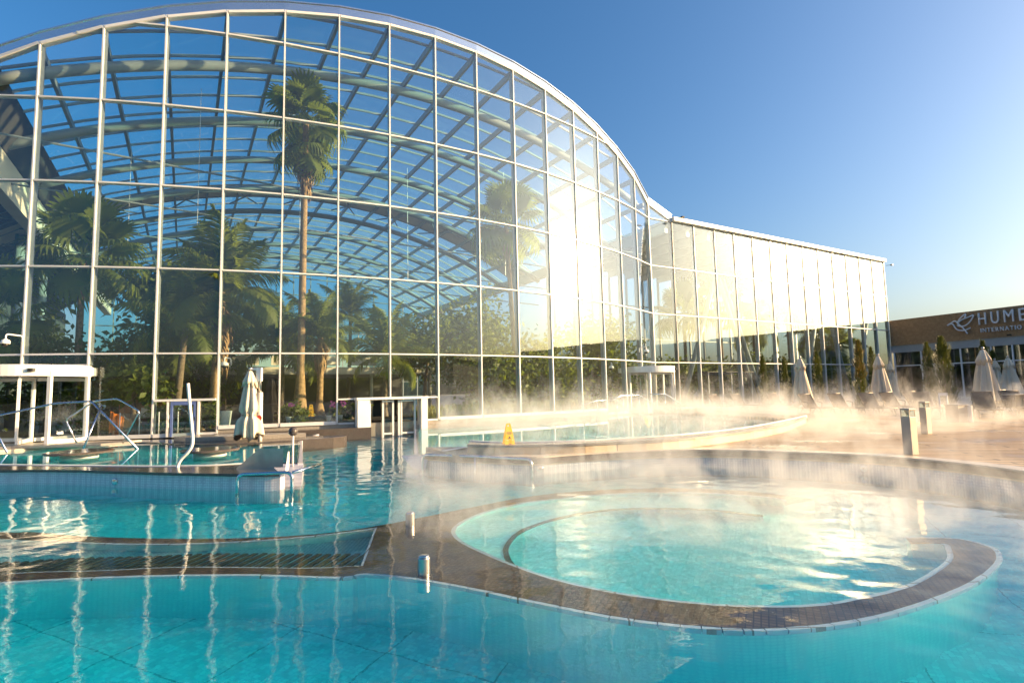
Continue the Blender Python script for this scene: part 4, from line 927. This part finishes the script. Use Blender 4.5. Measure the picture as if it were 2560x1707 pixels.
LS = [((13.4, 23.7, 8), 'lounger at the left end of the deck row, next to the stone wall'), ((14.3, 23.1, 4), 'second lounger of the deck row, right of the one by the stone wall'), ((15.15, 22.6, -4), 'third lounger of the deck row, before the rust tipped cypress'),
      ((16.6, 23.2, 2), 'fourth lounger of the deck row, with an upright back'), ((18.0, 23.8, 0), 'fifth lounger of the deck row, behind the bollards'), ((16.2, 21.6, -22), 'lounger turned sideways just right of the litter bin'),
      ((16.6, 19.5, -32), 'foremost lounger at the right, showing its curved arm and legs'), ((19.2, 21.8, -14), 'lounger behind the foremost one at the right'), ((20.6, 22.4, -8), 'lounger at the right edge of the picture'), ((18.5, 20.0, -20), 'rightmost front lounger by the third bollard lamp'),
      ((11.6, 29.4, 20), 'lounger in the mist before the glass wing, left of the cypresses'), ((13.0, 30.2, 14), 'lounger in the mist before the glass wing, near the first cypress'), ((9.9, 32.0, 30), 'pale lounger by the silver revolving door'), ((14.6, 29.4, 10), 'lounger in the mist under the leftmost parasol')]
pr = lounger()
for k, ((x, y, a), lb) in enumerate(LS):
    o = pr if k == 0 else copy_tree(pr); o.location = (x, y, DECK); o.rotation_euler = (0, 0, R(a)); tag(o, lb.replace('lounger', 'brown sling lounger', 1), 'sun lounger', 'sun loungers on the deck')
tb = tag(empty('round_column_stand', (19.0, 20.9, DECK)), 'grey round stand between the loungers at the right', 'stand')
MB().lathe([(.13, 0), (.12, .75), (.14, .78)], 16, (18.9, 20.9, DECK)).build('stem', 'bollard', tb, True)
MB().box((18.9, 20.9, DECK + .80), (1.1, .5, .04), .2).build('top', 'granite_light', tb, False, .01)

# ------------------------------------------------------------ plants
def frond_mesh(L, droop, leaf, seed, n=46, up=.9):
    q = random.Random(seed); m = MB(); P = []
    for k in range(n + 1):
        u = k / n; a = up - droop * u ** 1.3
        if k == 0: P.append(V(0, 0, 0))
        else: P.append(P[-1] + V(math.cos(a), 0, math.sin(a)) * (L / n))
    for k in range(n):           # rachis
        w_ = .035 * (1 - k / n) + .006; a, b = P[k], P[k + 1]; m.add([a + V(0, -w_, 0), b + V(0, -w_, 0), b + V(0, w_, 0), a + V(0, w_, 0)], [(0, 1, 2, 3)])
    for k in range(4, n + 1):
        u = k / n; l = leaf * (math.sin(math.pi * min(1, .12 + .95 * u)) ** .6 + .12); d = (P[k] - P[k - 1]).normalized()
        for s in (-1, 1):
            for h in (0, .5):
                b = P[k - 1].lerp(P[k], h); out = V(0, s, 0); tip = b + (out * .80 + d * .55).normalized() * l * q.uniform(.8, 1.1) + V(0, 0, -l * q.uniform(.25, .65)); mid = b.lerp(tip, .5) + V(0, 0, l * .14); w_ = d * .0095
                m.add([b - w_ * .5, b + w_ * .5, mid + w_, tip, mid - w_], [(0, 1, 2, 4), (4, 2, 3)])
    return m.mesh('frond')
def fan_mesh(r, pet, droop, seed, n=26):
    q = random.Random(seed); m = MB(); c = V(pet, 0, pet * .12); m.add([V(0, -.018, 0), c + V(0, -.014, 0), c + V(0, .014, 0), V(0, .018, 0)], [(0, 1, 2, 3)])
    for k in range(n):
        a = R(-155 + 310 * k / (n - 1)) + q.uniform(-.03, .03); d = V(math.cos(a), math.sin(a), 0); s = V(-d.y, d.x, 0); l = r * q.uniform(.85, 1.05) * (1 - .18 * abs(a) / 2.7); w_ = .062 * r / .9
        p0 = c; p1 = c + d * l * .62 + V(0, 0, -.06 * l); p2 = c + d * l * .9 + V(0, 0, -droop * .4 * l); p3 = p2 + d * l * .08 + V(0, 0, -droop * .6 * l)
        m.add([p0, p1 - s * w_ + V(0, 0, .02), p1 + s * w_ + V(0, 0, .02), p2 - s * w_ * .5, p2 + s * w_ * .5, p3], [(0, 1, 2), (1, 3, 4, 2), (3, 5, 4)])
    return m.mesh('fan_leaf')
FEA = [frond_mesh(1, d, .30, k) for k, d in enumerate((.9, 1.5, 2.1))]
FAN = [fan_mesh(.9, 1.15, d, 20 + k) for k, d in enumerate((.25, .6, .95))]
for me in FEA: me.materials.append(MATS['leaf_palm'])
for me in FAN: me.materials.append(MATS['leaf_fan'])
def palm(name, label, base, top, tr, kind, n, size, seed, tilt=(2, 98), group='palms inside the glass hall', bark='bark', skirt=0, flare=1.6, whorl2=None):
    q = random.Random(seed); root = tag(empty(name, base), label, 'palm tree', group); b, t = Vector(base), Vector(top)
    N = 26; P = []; rr = []; bw_ = q.choice((-.25, .25)) * (0 if (t - b).length > 9 else 1)
    for k in range(N + 1):
        u = k / N; p = b.lerp(t, u); off = math.sin(u * math.pi) * .06 * (t - b).length * bw_; P.append(V(p.x + off * .4, p.y, p.z)); rr.append(tr * (1 + (flare - 1) * max(0, 1 - u * 7)) * (1 - .25 * u) * (1 + .05 * (k % 2)))
    MB().tube(P, rr, 12).build('trunk', bark, root, True)
    meshes = FEA if kind == 'feather' else FAN
    def put(z, k, tl, sz, mat_i):
        o = bpy.data.objects.new('frond', meshes[mat_i]); COL.objects.link(o); o.parent = root; o.matrix_parent_inverse = parent_inv(root)
        o.location = (t.x, t.y, z); s = sz * q.uniform(.85, 1.12); o.scale = (s, s, s); o.rotation_euler = (q.uniform(-.35, .35), R(tl), q.uniform(0, 6.283) if k is None else k)
    for k in range(n):
        u = (k + .5) / n; tl = tilt[0] + (tilt[1] - tilt[0]) * u - (50 if kind == 'feather' else 90) + (0 if kind == 'feather' else 0)
        put(t.z + .1 - .35 * u * (size * .3), 2.39996 * k + q.uniform(-.3, .3), tl, size, 0 if u < .35 else (1 if u < .75 else 2))
    if whorl2:
        for k in range(whorl2[1]): put(whorl2[0] + q.uniform(-.25, .25), 6.283 * k / whorl2[1] + q.uniform(-.3, .3), q.uniform(20, 75), size * .82, q.choice((1, 2)))
    if skirt:
        m = MB()
        for k in range(170):
            a = q.uniform(0, 6.283); zz = skirt[0] + (skirt[1] - skirt[0]) * q.random(); u = (zz - skirt[0]) / (skirt[1] - skirt[0]); r0 = tr * .8; r1 = tr * (1.4 + 1.3 * u) * q.uniform(.7, 1.2); l = q.uniform(.4, .8)
            d = V(math.cos(a), math.sin(a), 0); s = V(-d.y, d.x, 0) * .035; p0 = V(t.x, t.y, zz) + d * r0; p1 = V(t.x, t.y, zz - l * .5) + d * r1; p2 = V(t.x, t.y, zz - l) + d * r1 * .95
            m.add([p0 - s, p0 + s, p1 + s, p1 - s, p2], [(0, 1, 2, 3), (3, 2, 4)])
        m.build('dead_skirt', 'dead_frond', root)
    return root
palm('fan_palm', 'very tall fan palm with two leaf crowns reaching the glass roof', (-9.28, 24.3, .8), (-9.15, 24.3, 14.1), .165, 'fan', 28, 1.02, 5, (5, 135), skirt=(10.9, 12.4), whorl2=(13.1, 12), flare=1.9)
palm('feather_palm', 'small palm with upright split fronds beside the tall fan palm trunk', (-8.75, 25.2, .8), (-8.7, 25.2, 4.3), .15, 'feather', 15, 2.5, 9, (0, 92), flare=2.0, skirt=(3.1, 4.2))
palm('fan_palm', 'tall slender fan palm in sun glare behind the right half of the arch', (.29, 30.2, .5), (-.2, 30.2, 10.9), .14, 'fan', 26, 1.25, 12, (8, 150), skirt=(9.6, 10.6))
palm('fan_palm', 'fan palm with a leaning trunk at the left end of the hall', (-18.9, 24.2, .5), (-18.75, 24.0, 8.0), .15, 'fan', 26, 1.35, 15, (8, 150))
palm('feather_palm', 'coconut palm with a sunlit curved trunk and long arching fronds', (-12.35, 22.9, .5), (-12.05, 23.0, 6.1), .17, 'feather', 18, 3.4, 18, (0, 104), flare=1.7, skirt=(3.2, 5.4))
palm('feather_palm', 'feather palm with ringed trunk and drooping fronds above the blue door', (-13.4, 22.2, .5), (-13.1, 22.2, 4.55), .14, 'feather', 15, 2.7, 21, (0, 104), bark='bark_grey')
palm('feather_palm', 'slender dark palm standing far back near the end window', (-10.7, 36, .4), (-10.5, 36, 7.0), .13, 'feather', 14, 2.6, 24, (5, 105), bark='bark_grey')
palm('fan_palm', 'low fan palm cut by the left picture edge behind the revolving door', (-21.3, 22.6, .4), (-21.2, 22.6, 5.0), .14, 'fan', 20, 1.3, 27, (8, 150), bark='bark_grey')
palm('feather_palm', 'bushy palm in the shade left of the coconut palm', (-16.2, 26.5, .4), (-16.2, 26.5, 4.2), .12, 'feather', 16, 2.9, 30, (0, 98), bark='bark_grey')
palm('feather_palm', 'wide palm behind the tall fan palm trunk, low fronds toward the white band', (-6.4, 28.0, .4), (-6.4, 28.0, 3.6), .12, 'feather', 14, 2.8, 33, (2, 98), bark='bark_grey')
palm('feather_palm', 'leafy palm between the coconut palm and the tall fan palm', (-11.2, 27.0, .4), (-11.2, 27.0, 4.0), .12, 'feather', 14, 2.9, 36, (2, 100), bark='bark_grey')
WG = 'palms inside the glass wing'
for k, (x, y, z, kd, lb) in enumerate(((17.3, 46.0, 8.4, 'fan', 'palm silhouette inside the wing near its left end'), (20.8, 47.6, 6.8, 'feather', 'feather palm inside the wing behind the slanted struts'), (24.7, 49.6, 8.3, 'fan', 'palm inside the middle of the wing'), (28.0, 51.6, 6.4, 'feather', 'feather palm inside the wing, second from its right end'), (30.6, 52.4, 5.4, 'feather', 'palm inside the wing near its right end'), (13.6, 43.5, 7.2, 'fan', 'round crowned palm inside the wing right beside the arch'))):
    palm('fan_palm' if kd == 'fan' else 'feather_palm', lb, (x, y, DECK), (x, y, z), .15, kd, 18, 1.5 if kd == 'fan' else 2.8, 50 + k, (4, 120), WG, 'bark_grey')

def tree(name, label, base, h, c, rad, nl, ls, seed, leaf='leaf_broad', group=None, cat='tree'):
    q = random.Random(seed); root = tag(empty(name, base), label, cat, group); b = Vector(base); C_ = Vector(c)
    m = MB(); top = V(C_.x, C_.y, C_.z - rad[2] * .3); m.tube([b, b.lerp(top, .5) + V(q.uniform(-.15, .15), 0, 0), top], [.13, .10, .07], 8)
    cl = []
    for k in range(max(8, nl // 130)):
        while True:
            p = V(q.uniform(-1, 1), q.uniform(-1, 1), q.uniform(-1, 1))
            if .25 < p.length < 1: break
        cl.append(V(C_.x + p.x * rad[0], C_.y + p.y * rad[1], C_.z + p.z * rad[2]))
    for p in cl[:10]: m.tube([top - V(0, 0, .3), top.lerp(p, .5) + V(0, 0, .1), p], [.05, .035, .015], 5)
    m.build('trunk', 'bark_grey', root, True); lm = MB()
    for k in range(nl):
        p = q.choice(cl); s = min(rad) * .34; o = V(q.gauss(0, s), q.gauss(0, s), q.gauss(0, s * .75)); p = p + o
        d = V(q.uniform(-1, 1), q.uniform(-1, 1), q.uniform(-.9, .5)).normalized(); e = d.cross(V(q.uniform(-1, 1), q.uniform(-1, 1), q.uniform(-1, 1))).normalized(); l = ls * q.uniform(.6, 1.3); w_ = l * .27
        lm.add([p, p + d * l * .5 + e * w_, p + d * l + V(0, 0, -.1 * l), p + d * l * .5 - e * w_], [(0, 1, 2, 3)])
    lm.build('crown', leaf, root); return root
tree('broadleaf_tree', 'tall dark leafy tree behind the left palms under the vault', (-18.2, 29, DECK), 9, (-18.0, 29, 7.4), (2.6, 1.8, 2.2), 3000, .36, 1)
tree('broadleaf_tree', 'broad tree with bright sunlit leaves behind the left facade', (-16.3, 24.4, DECK), 5, (-16.0, 24.4, 4.0), (2.1, 1.4, 1.7), 2600, .30, 2, 'leaf_bright')
tree('broadleaf_tree', 'big rounded tree in haze right of the tall fan palm', (-5.4, 33.5, DECK), 7, (-5.0, 33.5, 5.0), (3.0, 2.0, 2.6), 3200, .34, 3)
tree('broadleaf_tree', 'tree with spreading top behind the hazy middle of the facade', (-2.0, 35.5, DECK), 8, (-1.8, 35.5, 5.6), (2.6, 1.8, 2.2), 2400, .34, 4)
tree('broadleaf_tree', 'dark bushy tree at the left picture edge behind glass', (-20.6, 24.5, DECK), 5, (-20.8, 24.8, 3.4), (2.2, 1.4, 2.3), 2600, .34, 5)
tree('shrub', 'bush with bright lance leaves hanging right of the left revolving door', (-14.6, 21.4, DECK), 2.4, (-14.6, 21.4, 2.2), (1.0, .7, .9), 1500, .30, 6, 'leaf_bright', None, 'shrub')
tree('broadleaf_tree', 'dark tree filling the shade between the left palms', (-14.5, 28.0, DECK), 5, (-14.4, 28.0, 4.4), (2.2, 1.4, 2.4), 2600, .34, 7)
tree('broadleaf_tree', 'low dense tree at the right behind the grass strip', (1.9, 32.6, DECK), 4, (1.9, 32.6, 2.6), (2.2, 1.6, 2.2), 4000, .30, 8)
tree('broadleaf_tree', 'leafy tree behind the grass strip, left of the low dense one', (-1.2, 30.6, DECK), 4, (-1.3, 30.8, 2.6), (2.0, 1.4, 2.3), 3800, .30, 9, 'leaf_broad')
tree('broadleaf_tree', 'dark tree behind the silver revolving door', (6.0, 37.0, DECK), 5, (6.0, 37.2, 3.6), (2.6, 2.2, 3.0), 4600, .32, 10)
for k, (x, y, z, r, lb) in enumerate(((15.5, 43.8, 2.0, 2.0, 'dense bush inside the wing just right of the silver door'), (19.0, 45.6, 2.2, 2.1, 'dense bush inside the wing below the left palms'), (22.6, 47.6, 2.0, 2.1, 'dense bush inside the wing behind the glass enclosure'), (26.2, 49.8, 2.3, 2.2, 'dense bush inside the middle of the wing'), (29.8, 51.8, 2.1, 2.1, 'dense bush inside the right part of the wing'), (12.0, 41.5, 2.3, 2.0, 'dense bush inside the corner between hall and wing'))):
    tree('shrub', lb, (x, y, DECK), 2, (x, y, z), (r, 1.3, 1.8), 2600, .34, 120 + k, 'leaf_broad', 'bushes inside the glass wing', 'shrub')
SG = 'shrubs inside the hall'
for k, (x, y, z, r, lf, lb) in enumerate(((-16.0, 21.6, 1.0, .8, 'leaf_broad', 'low dark shrub beside the left revolving door'), (-13.0, 21.4, 1.0, .7, 'leaf_bright', 'leafy shrub at the foot of the ringed palm'), (-12.0, 21.7, 1.1, .6, 'leaf_bright', 'sunlit shrub left of the white parasol mast'), (-9.3, 23.3, .95, .6, 'leaf_broad', 'fern like shrub around the tall fan palm foot'),
        (-17.8, 22.5, 1.6, 1.1, 'leaf_broad', 'tall shrub filling the corner behind the revolving door'), (-7.2, 25.0, 1.0, .6, 'leaf_broad', 'low shrub right of the interior yellow sign'), (-14.9, 22.8, 1.3, 1.0, 'leaf_broad', 'hedge like shrub behind the wooden kiosk'))):
    tree('shrub', lb, (x, y, .4), 1, (x, y, z), (r, r * .7, r * .7), 900, .2, 70 + k, lf, SG, 'shrub')
# strip of tall grass behind the glass
q = random.Random(4); m = MB()
for k in range(3600):
    u = q.uniform(6.7, 12.9); i = int(u); f = u - i; a, b = Vector(FV[i]), Vector(FV[min(i + 1, 13)]); p = a.lerp(b, f); n_, _ = inward(i); p = V(p.x, p.y, .5) + n_ * q.uniform(.5, 2.0); h = q.uniform(.25, .75); d = V(q.uniform(-.3, .3), q.uniform(-.3, .3), 0); s = V(.014, .006, 0)
    m.add([p - s, p + s, p + d * h * .4 + V(0, 0, h * .7) + s * .7, p + d * h + V(0, 0, h)], [(0, 1, 2, 3)])
g_ = stuff(m.build('tall_grass', 'grass_blade')); tag(g_, 'strip of tall pale grass along the inside of the glass', 'grass')
bed = [FV[i] for i in range(3, 14)]
struct(MB().band(offset_line(bed, .52), offset_line(bed, 4.5), DECK - .03, .62).build('planting_bed', 'soil'))

# columnar cypresses on the deck
def cypress(label, x, y, h, r, seed, leaf='leaf_cypress'):
    q = random.Random(seed); root = tag(empty('cypress', (x, y, DECK)), label, 'cypress', 'columnar cypresses along the deck')
    MB().tube([(x, y, DECK), (x, y, DECK + h * .8)], [.05, .02], 6).build('trunk', 'bark_grey', root, True); m = MB(); mr = MB()
    ph = q.uniform(0, 6)
    for k in range(int(1500 * h * r / .35 / 3)):
        u = q.random(); a = q.uniform(0, 6.283); prof = (1 - .55 * u) * min(1, (1 - u) * 6 + .15) * (1 + .22 * math.sin(u * 19 + ph + a) + .12 * math.sin(u * 41 + 2 * a)); rr = r * prof * q.uniform(.55, 1.05); z = DECK + .05 + u * (h - .1)
        d = V(math.cos(a), math.sin(a), 0); p = V(x, y, z) + d * rr; s = V(-d.y, d.x, 0) * q.uniform(.015, .035); t = d * q.uniform(.02, .09) + V(0, 0, q.uniform(.07, .17))
        (mr if leaf == 'leaf_rust' and u > .45 and q.random() < .55 else m).add([p - s, p + s, p + t + s * .4, p + t * 1.25, p + t - s * .4], [(0, 1, 2, 3, 4)])
    m.build('crown', 'leaf_cypress', root)
    if mr.v: mr.build('rusty_foliage', 'leaf_rust', root)
for lb, x, y, h, r, lf in (('short cypress at the left end of the row, before the wing', 15.03, 33.5, 3.15, .30, 'leaf_cypress'), ('shortest cypress, second from the left before the wing', 16.82, 34.5, 3.1, .26, 'leaf_cypress'), ('narrow cypress right of the leftmost parasol', 18.05, 33.0, 3.3, .30, 'leaf_cypress'),
        ('cypress with rusty foliage left of the tall beige parasol', 17.18, 27.6, 3.45, .34, 'leaf_rust'), ('small cypress behind the tall beige parasol', 22.05, 34.2, 3.55, .33, 'leaf_cypress'), ('cypress left of the tallest one by the hotel door', 24.48, 32.8, 3.65, .42, 'leaf_cypress'),
        ('tallest and widest cypress, in front of the hotel door', 23.19, 30.0, 3.75, .55, 'leaf_cypress'), ('cypress top showing above the large torn parasol', 27.95, 33.0, 3.7, .40, 'leaf_cypress'), ('dark cypress between the hotel parasols', 31.77, 36.8, 3.3, .42, 'leaf_cypress')):
    cypress(lb, x, y, h, r, int(x * 10), lf)

# ------------------------------------------------------------ inside the hall: bar pavilion, kiosk, pots
bar = tag(empty('bar_pavilion', (-9, 34, DECK)), 'low cream roofed bar with dark interior deep inside the hall', 'bar')
def hb_(t0, t1, s0, s1, z0, z1, name, mt): 
    P = [hall(t0, s0, 0), hall(t1, s0, 0), hall(t1, s1, 0), hall(t0, s1, 0)]; MB().prism([(p.x, p.y) for p in P], z0, z1).build(name, mt, bar, False, .02)
hb_(-13, 4, 9.5, 17, 2.85, 3.25, 'roof_slab', 'cream'); hb_(-13, 4, 16, 16.4, DECK, 2.85, 'back_wall', 'wall_dark'); hb_(-12, 3, 11, 11.6, DECK, 1.25, 'counter', 'wall_dark'); hb_(-12.1, 3.1, 10.9, 11.7, 1.25, 1.31, 'counter_top', 'granite')
for t in (-12, -8, -4, 0, 3.6): p = hall(t, 9.9, 0); MB().tube([p + V(0, 0, DECK), p + V(0, 0, 2.85)], .10, 10).build('post', 'cream', bar, True)
for k in range(8): 
    a = hall(-13 + 2.1 * k, 10, 0); MB().box((a.x, a.y, 3.62), (1.5, .05, .5), TH).build('parapet_panel', 'cream', bar)
ki = tag(empty('wooden_kiosk', (-14.4, 21.6, DECK)), 'arched wooden kiosk front behind the glass left of the blue door', 'kiosk')
mat('wood', (.30, .13, .04), .5, col2=(.42, .20, .07), scale=7)
for k in range(11):
    x = -1.0 + .2 * k; h = 1.45 * math.sqrt(max(.02, 1 - (abs(x) / 1.08) ** 2)); p = V(-14.3 + x * .97, 21.75 + x * .25, 0)
    MB().box((p.x, p.y, DECK + .1 + h / 2), (.19, .10, h + .2), R(14)).build('plank', 'wood', ki)
MB().box((-14.05, 21.55, DECK + .85), (.5, .05, .35), R(14)).build('notice_board', 'cream', ki)
tw = tag(empty('orange_towel', (-14.9, 20.9, DECK)), 'orange towel hanging behind the glass by the handrail', 'towel')
m = MB(); n_ = 8
for k in range(n_): 
    x0, x1 = k / n_ * .5, (k + 1) / n_ * .5; y0, y1 = .05 * math.sin(k * 1.9), .05 * math.sin((k + 1) * 1.9); m.poly([(-14.95 + x0, 20.7 + y0, .45 + .05 * math.sin(k)), (-14.95 + x1, 20.7 + y1, .45 + .05 * math.sin(k + 1)), (-14.95 + x1, 20.75 + y1, 1.25 - .03 * k), (-14.95 + x0, 20.75 + y0, 1.25 - .03 * (k - 1))])
o = m.build('cloth', 'orange', tw, True); o.modifiers.new('solid', 'SOLIDIFY').thickness = .02
bl = tag(empty('glass_balustrade', (-13.4, 20.6, DECK)), 'low clear glass balustrade inside left of the blue door', 'balustrade')
for k in range(4): MB().tube([(-14.3 + .62 * k, 20.35 + .14 * k, DECK), (-14.3 + .62 * k, 20.35 + .14 * k, 1.22)], .022, 8).build('post', 'white', bl, True)
for k in range(3): MB().box((-13.99 + .62 * k, 20.42 + .14 * k, .80), (.56, .012, .8), R(12.7)).build('glass_panel', 'glass_clear', bl)
OG = 'potted orchids behind the glass'
for k, (x, y, lb) in enumerate(((-10.35, 21.5, 'pink orchid in a pale pot right of the blue door'), (-9.0, 22.4, 'pink orchid in a pot left of the tall palm foot'), (-7.55, 22.9, 'pink orchid in a pot right of the interior yellow sign'), (-7.15, 23.1, 'pink orchid in a white pot next to the entrance'), (-6.3, 23.3, 'pink orchid behind the pane beside the entrance'))):
    o = tag(empty('orchid', (x, y, .62)), lb, 'orchid', OG); MB().lathe([(.07, .62), (.11, .86), (.115, .87), (.10, .86)], 14, (x, y, 0)).build('pot', 'pot' if k % 2 else 'white', o, True)
    MB().tube(smooth_line([(x, y, .85), (x + .02, y, 1.15), (x + .08, y, 1.35), (x + .2, y, 1.38)], 4), .006, 5).build('stem', 'leaf_bright', o); q = random.Random(k); m = MB()
    for j in range(9):
        c = V(x + .02 + .2 * q.random(), y + q.uniform(-.04, .04), 1.22 + .2 * q.random())
        for a in range(5): d0 = R(72 * a + q.uniform(-9, 9)); d = V(math.cos(d0), q.uniform(-.3, .3), math.sin(d0)) * .05; e = V(-math.sin(d0), 0, math.cos(d0)) * .022; m.add([c, c + d * .6 + e, c + d, c + d * .6 - e], [(0, 1, 2, 3)])
    m.build('flowers', 'orchid', o)
vs_ = tag(empty('tall_planter', (-10.95, 21.2, DECK)), 'tall pale green vase planter beside the blue door', 'planter'); MB().lathe([(.13, DECK), (.15, .5), (.22, 1.15), (.23, 1.18), (.20, 1.17)], 20, (-10.95, 21.3, 0)).build('vase', 'pot', vs_, True)

gv = tag(empty('glass_vestibule', tuple(hall(0, 0, 0))), 'glass draught lobby with thin dark roof inside the left part of the wing', 'vestibule')
gv.location = (WV[5][0], WV[5][1], DECK)
def wp(u, v, z): return Vector((*WV[0], z)) + wd * (u * 2.077) + wb * v
MB().add([wp(3.1, 1.4, 2.72), wp(5.6, 1.4, 2.72), wp(5.6, 4.2, 2.72), wp(3.1, 4.2, 2.72), wp(3.1, 1.4, 2.80), wp(5.6, 1.4, 2.80), wp(5.6, 4.2, 2.80), wp(3.1, 4.2, 2.80)], [(0, 3, 2, 1), (4, 5, 6, 7), (0, 1, 5, 4), (1, 2, 6, 5), (2, 3, 7, 6), (3, 0, 4, 7)]).build('roof_plate', 'black', gv)
for u in (3.2, 3.8, 4.4, 5.0, 5.5): MB().beam(wp(u, 1.5, DECK), wp(u, 1.5, 2.72), .05, .05, wb).build('post', 'alu', gv)
for u in (3.2, 3.8, 4.4, 5.0): MB().poly([wp(u + .03, 1.5, DECK + .05), wp(u + .47, 1.5, DECK + .05), wp(u + .47, 1.5, 2.7), wp(u + .03, 1.5, 2.7)]).build('glass_panel', 'glass_clear', gv)
# ------------------------------------------------------------ buildings beyond
fb = tag(empty('distant_building', tuple(hall(4, 78, 0))), 'grey building seen far off through the end window of the hall', 'building')
c = hall(5, 80, 0); MB().box((c.x, c.y, 4), (26, 14, 8), TH).build('wall', 'far_wall', fb); MB().add([hall(-6, 73, 8), hall(14, 73, 8), hall(14, 87, 8), hall(-6, 87, 8), hall(-3, 76, 12), hall(12, 76, 11), hall(12, 84, 11), hall(-3, 84, 12)], [(0, 1, 5, 4), (1, 2, 6, 5), (2, 3, 7, 6), (3, 0, 4, 7), (4, 5, 6, 7)]).build('roof', 'far_roof', fb)
for k in range(8): p = hall(-6.5 + 3 * k, 72.95, 0); MB().box((p.x, p.y, 5.4), (1.6, .12, 1.8), TH).build('window', 'wall_dark', fb)
pv = tag(empty('dark_pavilion', (30, -3, DECK)), 'dark flat roofed pavilion at the right behind the viewer, seen mirrored in the facade', 'building')
MB().box((33.5, -4.5, DECK + 2.6), (11, 13, 5.2), R(-12)).build('wall', 'wall_dark', pv); MB().box((33.5, -4.5, DECK + 5.35), (12, 14, .3), R(-12)).build('roof', 'far_roof', pv)
q = random.Random(99)
tl = MB()
for k in range(5000):
    a = R(q.uniform(95, 200)); d = q.uniform(120, 160); x, y = d * math.sin(a), d * math.cos(a); hgt = 6 + 3 * noise.noise((a * 6, 0, 0)) + 2 * noise.noise((a * 23, 1, 0)); z = q.uniform(0, hgt); s = q.uniform(.5, 1.4); e = V(math.cos(a), -math.sin(a), 0)
    tl.add([V(x, y, z) - e * s, V(x, y, z + s * q.uniform(-.6, .3)), V(x, y, z) + e * s, V(x, y, z + s * 1.3)], [(0, 1, 2, 3)])
o = stuff(tl.build('distant_woodland', 'leaf_broad')); tag(o, 'far line of dark trees behind the viewer, mirrored in the glass', 'woodland')

# ------------------------------------------------------------ steam rising from the warm water
def steam(name, poly, z0, z1, dens, scale, thr, label, seed, soft=.13):
    m = bpy.data.materials.new('steam_' + name); m.use_nodes = True; n = m.node_tree; n.nodes.clear(); L = n.links.new
    out = n.nodes.new('ShaderNodeOutputMaterial'); pv_ = n.nodes.new('ShaderNodeVolumePrincipled'); pv_.inputs['Color'].default_value = (.97, .96, .95, 1); pv_.inputs['Anisotropy'].default_value = .2
    g = n.nodes.new('ShaderNodeNewGeometry'); mp = n.nodes.new('ShaderNodeMapping'); mp.inputs['Location'].default_value = (seed * 3.1, seed * 1.7, 0); mp.inputs['Scale'].default_value = (scale, scale, scale * .62); mp.inputs['Rotation'].default_value = (.25, .35, .2)
    L(g.outputs['Position'], mp.inputs[0]); t = n.nodes.new('ShaderNodeTexNoise'); t.inputs['Scale'].default_value = 1; t.inputs['Detail'].default_value = 4; t.inputs['Roughness'].default_value = .66; t.inputs['Distortion'].default_value = 1.3; L(mp.outputs[0], t.inputs['Vector'])
    sx = n.nodes.new('ShaderNodeSeparateXYZ'); L(g.outputs['Position'], sx.inputs[0])
    hz = n.nodes.new('ShaderNodeMapRange'); hz.inputs[1].default_value = z0; hz.inputs[2].default_value = z1; hz.inputs[3].default_value = 0; hz.inputs[4].default_value = 1; L(sx.outputs[2], hz.inputs[0])
    pw = n.nodes.new('ShaderNodeMath'); pw.operation = 'POWER'; pw.inputs[1].default_value = .6; L(hz.outputs[0], pw.inputs[0])
    ad = n.nodes.new('ShaderNodeMath'); ad.operation = 'MULTIPLY_ADD'; ad.inputs[1].default_value = -.34; L(pw.outputs[0], ad.inputs[0]); L(t.outputs['Fac'], ad.inputs[2])
    mr = n.nodes.new('ShaderNodeMapRange'); mr.inputs[1].default_value = thr; mr.inputs[2].default_value = thr + soft; mr.inputs[3].default_value = 0; mr.inputs[4].default_value = dens; L(ad.outputs[0], mr.inputs[0])
    L(mr.outputs[0], pv_.inputs['Density']); L(pv_.outputs[0], out.inputs['Volume']); m.cycles.volume_sampling = 'MULTIPLE_IMPORTANCE'
    MATS['steam_' + name] = m
    o = stuff(MB().prism(poly, z0, z1).build('steam', m)); tag(o, label, 'steam'); return o
steam('deck', [(11.2, 20.6), (11.2, 34.9), (13.5, 36.2), (24, 42), (30, 40), (24, 22), (12, 14.2), (7.5, 12.0), (4.6, 12.4), (8.9, 17.6)], DECK + .08, 3.2, .34, .85, .40, 'thin golden steam drifting across the deck and loungers', 5)
steam('right', [(-2.0, 13.6), (-2.6, 21.5), (2.5, 26.4), (6.3, 30.4), (9.5, 33.6), (11.1, 34.8), (11.1, 20.8), (8.6, 17.3), (4.5, 12.7), (1.2, 12.2)], WTOP + .08, 3.3, .30, .9, .385, 'golden steam rising thickly from the right pool', 1)
steam('front', [(-1.4, 6.2), (-2.2, 11.6), (.4, 11.0), (3.4, 11.7), (6.4, 10.2), (7.0, 8.5), (7.0, 5.4), (4.4, 5.0)], .06, 2.3, .62, 1.05, .395, 'thin wisps of steam over the round basin', 2)
